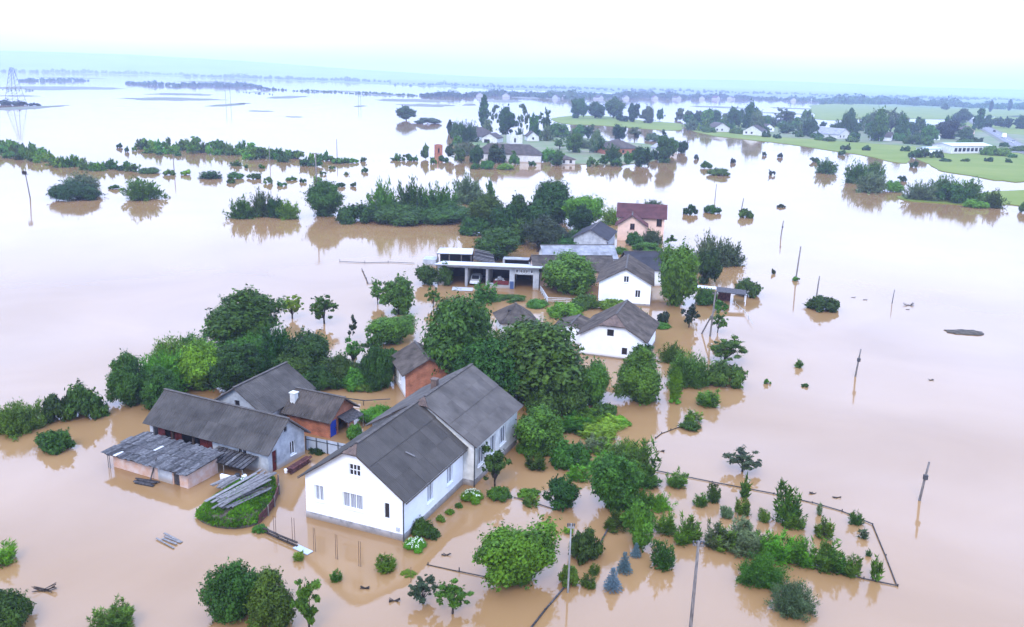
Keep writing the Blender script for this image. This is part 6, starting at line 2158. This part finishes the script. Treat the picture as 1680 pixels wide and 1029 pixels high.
# clutter under the barn eave: dark plank table, drums, posts
pc = empty('porch', 'dark cluttered board porch against the barn wall', 'porch', (-21.2, 63.4), 64.8)
pr_ = MB()
plane_slab(pr_, [(-0.7, -0.2, 1.0), (-0.7, 4.0, 1.0), (1.0, 4.0, 1.35), (1.0, -0.2, 1.35)], 0.05)
pr_ = pr_.build('roof', 'dark_void', pc)
for k in range(11):
    MB().bar((-0.8, 3.9 - k * 0.4, 1.05 + random.uniform(0, 0.06)), (1.05, 3.85 - k * 0.4, 1.42 + random.uniform(0, 0.06)), 0.3, 0.03).build('board', 'dark_board' if k % 3 else 'old_board', pr_)
for x_, y_ in ((-0.65, -0.1), (-0.65, 1.9), (-0.65, 3.9)):
    MB().tube([(x_, y_, -0.4), (x_, y_, 1.0)], [0.06, 0.05], 6).build('post', 'pole_wood', pc)
for k in range(5):
    o = MB().tube([(0, 0, 0), (0, 0, 0.55), (0, 0, 0.6)], [0.22, 0.22, 0.18], 12).build('drum', ['steel', 'white_paint', 'rust', 'steel', 'blue_paint'][k])
    o.location = (-21.9 + k * 0.62, 63.0 - k * 0.27 + 0.1 * (k % 2), -0.12)
    tag(o, ['dark steel drum at the left end of the barn porch', 'white drum in the barn porch', 'rusty drum in the middle of the barn porch', 'dark steel drum right of the rusty one in the barn porch', 'blue drum at the right end of the barn porch'][k], 'drum')
lg = empty('log_stack', 'stack of dark red poles along the barn gable under its window', 'stack', (-18.05, 65.3), 64.8)
for k in range(12):
    zz = 0.1 + 0.16 * (k // 4)
    MB().tube([(-0.9 + random.uniform(-0.2, 0.1), -0.3 - 0.15 * (k % 4), zz), (1.5 + random.uniform(-0.2, 0.3), -0.25 - 0.15 * (k % 4), zz + 0.05)], [0.075, 0.065], 6).build('pole', 'red_board', lg)
bk = MB().tube([(0, 0, -0.1), (0, 0, 0.30)], [0.15, 0.19], 12)
bk = bk.build('bucket', 'white_paint')
bk.location = (-18.3, 64.4, 0)
tag(bk, 'white bucket floating in front of the barn gable', 'bucket')
# grey sheet-metal fence between barn and main house
mf = empty('metal_fence', 'grey sheet-metal fence between the barn gable and the main house', 'fence', (-17.75, 69.0), -21.0)
for k in range(5):
    mb = MB()
    for q_ in range(10):
        x0_, x1_ = k * 1.1 + q_ * 0.11, k * 1.1 + (q_ + 1) * 0.11
        z_ = 0.0 if q_ % 2 else 0.025
        z2 = 0.0 if (q_ + 1) % 2 else 0.025
        mb.poly([(x0_, z_, -0.4), (x1_, z2, -0.4), (x1_, z2, 1.27), (x0_, z_, 1.27)])
    mb.build('panel', 'sheet_metal', mf)
    MB().box((k * 1.1 - 0.03, -0.09, -0.5), (k * 1.1 + 0.03, -0.03, 1.3)).build('post', 'steel', mf)
MB().box((0, -0.028, 0.95), (5.5, -0.006, 1.02)).build('rail', 'steel', mf)

# ------------------------------------------------------------------ poles, rods, fences


def pole(x, y, h, r, lean, label, mat='pole_wood', arm=0.0, group=None, knob=False, base=-0.6):
    e = empty('utility_pole', label, 'pole', (x, y, 0), 0, group)
    MB().tube([(0, 0, base), (lean * 0.5, 0.0, h * 0.5), (lean, 0, h)], [r, r * 0.85, r * 0.7], 9).build('post', mat, e, True)
    if arm:
        a_ = MB().bar((lean - arm, 0.05, h - 0.25), (lean + arm, -0.05, h - 0.25), 0.1, 0.12).build('crossarm', mat, e)
        for s_ in (-1, -0.35, 0.35, 1):
            MB().tube([(lean + arm * s_ * 0.92, 0, h - 0.2), (lean + arm * s_ * 0.92, 0, h - 0.02), (lean + arm * s_ * 0.92, 0, h + 0.04)], [0.035, 0.06, 0.02], 7).build('insulator', 'steel', a_)
    if knob:
        MB().box((lean * 0.7 - 0.15, -0.13, h * 0.55), (lean * 0.7 + 0.15, 0.13, h * 0.55 + 0.4)).build('fuse_box', 'steel', e)
    return e


pole(33.2, 62.5, 3.4, 0.11, 0.30, 'leaning wooden pole alone in the water on the far right', knob=True)
pole(11.0, 43.5, 6.8, 0.115, 0.0, 'tall dark wooden pole cut by the bottom edge, before the garden hedge', arm=0.32)
pole(4.1, 48.4, 4.95, 0.07, 0.0, 'pale concrete pole beside the round foreground tree', mat='pole_pale', arm=0.22)
pole(39.5, 92.6, 3.3, 0.11, 0.22, 'leaning pole in open water, halfway up on the right', knob=True)
pole(48.4, 142.7, 5.7, 0.14, 0.2, 'leaning pole with weeds at its foot right of the houses')
pole(58.1, 184.1, 3.6, 0.14, 0.2, 'leaning pole in open water above the one with weeds', knob=True)
pole(58.0, 218.5, 3.8, 0.15, 0.4, 'slanted stub pole behind the right bush of three')
pole(55.3, 236.5, 5.2, 0.12, 0.05, 'thin pole behind the middle bush of three')
pole(48.0, 131.0, 3.2, 0.12, 0.1, 'short stub pole rising from the lone round bush')
pole(58.4, 127.4, 2.2, 0.07, 0.1, 'thin short rod in the open water on the right', mat='steel')
pole(-47.6, 205.0, 13.5, 0.20, -0.1, 'tall dark pole in front of the round tree, upper left', arm=0.9)
pole(-119.6, 209.7, 6.1, 0.16, -0.5, 'pole topped by a dark nest near the left edge', arm=0.7)
pole(-107.3, 269.5, 6.0, 0.15, 0.0, 'grey pole among the flooded hedge rows, left one')
pole(-88.2, 308.5, 6.2, 0.16, 0.0, 'grey pole among the flooded hedge rows, middle one')
pole(-69.7, 335.8, 7.2, 0.16, 0.0, 'grey pole behind the flooded hedge rows, right one')
pole(26.0, 107.1, 6.0, 0.13, 0.2, 'wooden pole with a slanting prop in the yard right of the houses', arm=0.4)
pp_ = empty('prop_pole', 'slanting wooden prop leaning on the yard pole', 'pole', (25.2, 108.4, 0))
MB().tube([(-0.2, 0, -0.5), (0.55, -0.9, 2.0), (1.1, -1.5, 3.7)], [0.11, 0.1, 0.09], 8).build('post', 'pole_wood', pp_, True)
ns = MB()
for k in range(140):
    a = random.uniform(0, 6.28)
    z_ = random.uniform(-0.3, 0.3)
    ns.bar((0.5 * math.cos(a), 0.5 * math.sin(a), z_), (0.5 * math.cos(a + 1.3), 0.5 * math.sin(a + 1.3), z_ + random.uniform(-0.15, 0.15)), 0.05, 0.05)
ns = ns.build('nest', 'bark')
ns.location = (-120.3, 209.7, 6.35)
tag(ns, 'dark stork nest on the pole near the left edge', 'nest')
for i, (x, y) in enumerate(SPOTS['rods']):
    hh = [1.5, 1.5, 1.9, 1.9, 1.8, 1.8, 1.9, 1.9, 1.9, 1.9, 0.6, 1.1][i]
    o = MB().tube([(0, 0, -0.4), (random.uniform(-0.02, 0.02), 0, hh)], [0.022, 0.018], 6).build('rod', 'rust')
    o.location = (x, y, 0)
    tag(o, 'thin rusty rod below the main house, %s from the left' % nth(i + 1), 'rod', 'rods below the main house')
MB_b = MB().bar((-0.6, 0.4, 0.06), (0.6, -0.4, 0.05), 0.55, 0.05).build('floating_board', 'sheet_metal')
MB_b.location = (-14.05, 52.55, 0)
tag(MB_b, 'pale blue-grey board floating at the end of the twig fence', 'board')


def rail_fence(name, pts, label, rail_h, post_h, step, mat, rail_w=0.10, posts=True, rails=1):
    e = empty(name, label, 'fence', (pts[0][0], pts[0][1], 0))
    o_ = Vector((pts[0][0], pts[0][1], 0))
    for a, b_ in zip(pts, pts[1:]):
        A, B = Vector((a[0], a[1], 0)) - o_, Vector((b_[0], b_[1], 0)) - o_
        for r_ in range(rails):
            zz = rail_h + 0.25 * r_
            MB().bar(A + Vector((0, 0, zz + random.uniform(-0.02, 0.02))), B + Vector((0, 0, zz + random.uniform(-0.02, 0.02))), rail_w, 0.06).build('rail', mat, e)
        n_ = max(1, int((B - A).length / step))
        if posts:
            for k in range(n_):
                p = A.lerp(B, (k + random.uniform(-0.1, 0.1)) / n_)
                MB().tube([(p.x, p.y, -0.4), (p.x + random.uniform(-0.04, 0.04), p.y, post_h * random.uniform(0.7, 1.2))], [0.045, 0.04], 6).build('post', mat, e)
    return e


rail_fence('rail_fence', LINES['rail_fence'], 'long low rail fence bending round the flooded right-hand garden', 0.07, 0.2, 3.4, 'wet_rail', 0.06)
rail_fence('rail_fence', LINES['hedge_fence'], 'low dark rail along the foot of the garden hedge', 0.06, 0.2, 2.0, 'wet_rail', 0.06)
rail_fence('wire_fence', LINES['f2'], 'low submerged wire fence left of the dark small-crowned tree', 0.05, 0.3, 1.4, 'wet_rail', 0.04)
rail_fence('wire_fence', LINES['f3'], 'low submerged wire fence right of the bright leafy plant', 0.05, 0.3, 1.6, 'wet_rail', 0.04)
rail_fence('garden_rail', LINES['f4'], 'short dark rail slanting up beside the upright bush', 0.10, 0.3, 2.4, 'dark_board', 0.10)
rail_fence('garden_rail', LINES['f5'], 'dark rail slanting from the bottom edge to the pale pole', 0.08, 0.25, 2.6, 'dark_board', 0.10)
rail_fence('yard_fence', LINES['f6'], 'low fence line in the water left of the ruined shed', 0.12, 0.4, 2.5, 'dark_board', 0.10)
rail_fence('yard_fence', LINES['f7'], 'angled low fence in the bright water left of the garage', 0.12, 0.4, 2.2, 'dark_board', 0.10)
rail_fence('twig_fence', LINES['f8'], 'fallen twig fence below the grassy mound', 0.10, 0.3, 0.9, 'bark', 0.16, rails=2)
rail_fence('wire_fence', LINES['f9'], 'thin twig line right of the vine patch', 0.05, 0.2, 1.0, 'bark', 0.05)
rail_fence('yard_fence', LINES['f10'], 'dark rail across the brown yard water left of the brick outbuilding', 0.5, 0.7, 1.6, 'dark_board', 0.12)
rail_fence('yard_fence', [(33.3, 123.5), (33.6, 119.0), (33.0, 112.5)], 'pale wire fence running down from the carport', 0.4, 0.7, 2.2, 'concrete', 0.03)
rail_fence('yard_fence', [(4.3, 128.6), (5.2, 121.5), (12.3, 121.2)], 'pale wall-like fence before the white gabled house', 0.45, 0.9, 1.2, 'concrete', 0.10, rails=3)

# drifting litter in the open water
for (x, y, s, lab) in ((-29.0, 47.0, 1.4, 'drifting twig bundle in the lower left water'), (60.5, 126.4, 1.6, 'thin drift twigs by the short rod'), (-9.0, 48.2, 0.6, 'small dark stump in the water below the rods'), (-6.9, 46.9, 0.7, 'dark clod in the water left of the airy shrub pair')):
    mb = MB()
    for k in range(16):
        a = random.uniform(-0.5, 0.5) + (3.14 if random.random() < 0.5 else 0)
        mb.bar((random.uniform(-0.2, 0.2) * s, random.uniform(-0.1, 0.1) * s, 0.03), (s * 0.5 * math.cos(a), s * 0.5 * math.sin(a), random.uniform(0.03, 0.3) * s), 0.035, 0.03)
    o = tag(mb.build('driftwood', 'bark'), lab, 'driftwood')
    o.location = (x, y, 0)

BITS = [(12.1, 70.1), (13.7, 70.6), (17.2, 64.2), (24.9, 63.2), (26.6, 62.6), (47.9, 92.0), (53.6, 130.4), (55.0, 129.2), (59.2, 123.9), (-28.7, 66.5), (-27.9, 64.0), (-31.0, 70.5), (2.2, 52.6), (-4.1, 52.4), (14.8, 92.5), (36.5, 150.5), (-34.0, 90.0)]
for i, (x, y) in enumerate(sorted(BITS, key=lambda q: q[0] / q[1])):
    mb = MB()
    for k in range(random.randint(4, 9)):
        a = random.uniform(0, 6.28)
        mb.bar((random.uniform(-0.15, 0.15), random.uniform(-0.1, 0.1), 0.02), (0.35 * math.cos(a), 0.2 * math.sin(a), random.uniform(0.02, 0.16)), random.uniform(0.03, 0.09), 0.03)
    o = tag(mb.build('drift_scrap', 'bark'), 'small dark drift scrap on the flood water, %s from the left' % nth(i + 1), 'drift scrap', 'drift scraps')
    o.location = (x, y, 0)

# lattice pylon and portal masts far left


def lattice(x, y, h, wb, label):
    e = empty('pylon', label, 'pylon', (x, y, 0))
    W = lambda z: wb * (1 - z / h) ** 1.0 * 0.85 + 0.9
    for sx in (-1, 1):
        for sy in (-1, 1):
            MB().bar((sx * W(0), sy * W(0), -0.5), (sx * W(h), sy * W(h), h), 0.24, 0.24).build('leg', 'steel', e)
    lev = [0, 0.16, 0.31, 0.45, 0.58, 0.7, 0.8, 0.9, 1.0]
    for a, b_ in zip(lev, lev[1:]):
        za, zb_ = a * h, b_ * h
        for s_ in (-1, 1):
            MB().bar((-W(za), s_ * W(za), za), (W(zb_), s_ * W(zb_), zb_), 0.12, 0.12).build('brace', 'steel', e)
            MB().bar((s_ * W(za), -W(za), za), (s_ * W(zb_), W(zb_), zb_), 0.12, 0.12).build('brace', 'steel', e)
        MB().bar((-W(zb_), -W(zb_), zb_), (W(zb_), -W(zb_), zb_), 0.12, 0.12).build('brace', 'steel', e)
    return e


lattice(-405, 706, 29.0, 6.0, 'dark lattice power pylon on an islet at the left edge')
for x, y, h, w_, lab in ((-282, 854, 17, 4.6, 'thin portal mast on a small islet, upper left'), (-159.5, 885, 10.5, 2.4, 'faint thin mast on a far islet left of centre')):
    e = empty('portal_mast', lab, 'mast', (x, y, 0))
    for s_ in (-1, 1):
        MB().bar((s_ * w_ / 2, 0, -0.5), (s_ * w_ / 2, 0, h), 0.28, 0.28).build('leg', 'steel', e)
    MB().bar((-w_ * 0.9, 0, h * 0.92), (w_ * 0.9, 0, h * 0.92), 0.25, 0.25).build('crossarm', 'steel', e)
for k, (x, y, w_, h_) in enumerate(((-412, 700, 13, 5.5), (-402, 694, 12, 4.5), (-394, 700, 10, 4.0), (-386, 698, 9, 3.0))):
    plant('Bk', x, y, w_, h_, 20, 'dark bush at the foot of the lattice pylon, %s from the left' % nth(k + 1), 'pylon islet bushes', ('islet_bush', 'bush'))

# vehicles on the far road
for i, (x, y, L_, wd, h_, mt, lab, cat) in enumerate(((338, 606, 7.5, 2.4, 3.0, 'white_paint', 'white truck on the far road', 'truck'), (312, 548, 4.4, 1.8, 1.5, 'car_paint', 'pale car on the far road, lower one', 'car'), (372, 682, 4.4, 1.8, 1.5, 'steel', 'dark car on the far road, upper one', 'car'))):
    e = empty('far_truck' if cat == 'truck' else 'far_car', lab, cat, (x, y, 0.6), -24)
    MB().box((-wd / 2, -L_ / 2, 0.35), (wd / 2, L_ / 2, h_ * 0.62)).build('body', mt, e)
    MB().box((-wd * 0.45, -L_ * 0.25, h_ * 0.62), (wd * 0.45, L_ * 0.3, h_)).build('cabin', mt if cat == 'truck' else 'dark_glass', e)
    for sx in (-1, 1):
        for sy in (-0.32, 0.32):
            MB().tube([(sx * wd * 0.42 - 0.1, sy * L_, 0.33), (sx * wd * 0.42 + 0.1, sy * L_, 0.33)], [0.33, 0.33], 10).build('wheel', 'tyre', e)

# ------------------------------------------------------------------ far woods: masses of trees nobody could count
for (xa, ya, xb, yb, h, n, dep) in BELTS:
    P, N, S = [], [], []
    for i in range(n):
        t = (i + random.random()) / n
        env = 0.35 + 0.65 * min(1.0, 4.0 * t, 4.0 * (1 - t)) * (0.62 + 0.38 * math.sin(t * 17 + n) * math.sin(t * 7.3 + h))
        hh = h * env * random.choice((0.5, 0.65, 0.8, 1.0)) * random.uniform(0.85, 1.1)
        dd = random.uniform(0, dep)
        cx_, cy_ = xa + (xb - xa) * t, ya + (yb - ya) * t
        k = 1 + dd / math.hypot(cx_, cy_)
        cx_, cy_ = cx_ * k, cy_ * k
        rw_ = hh * random.uniform(0.45, 1.1)
        m_ = 46
        d = unit(RNG.normal(size=(m_, 3)))
        d[:, 2] = np.abs(d[:, 2])
        p = np.array([cx_, cy_, 0.1 * hh]) + d * np.array([rw_, rw_ * 0.8, hh * 0.85]) * RNG.uniform(0.55, 1.0, (m_, 1))
        P.append(p)
        N.append(unit(d + RNG.normal(size=d.shape) * 0.4))
        S.append(np.full(m_, hh * 0.17))
    P, N = np.vstack(P), np.vstack(N)
    me = leaf_mesh('far_wood', P, N, float(h * 0.15), 0.7)
    me.materials.append(MATS['leaf_d'])
    tag(link('far_wood', me), None, None, None, 'stuff')
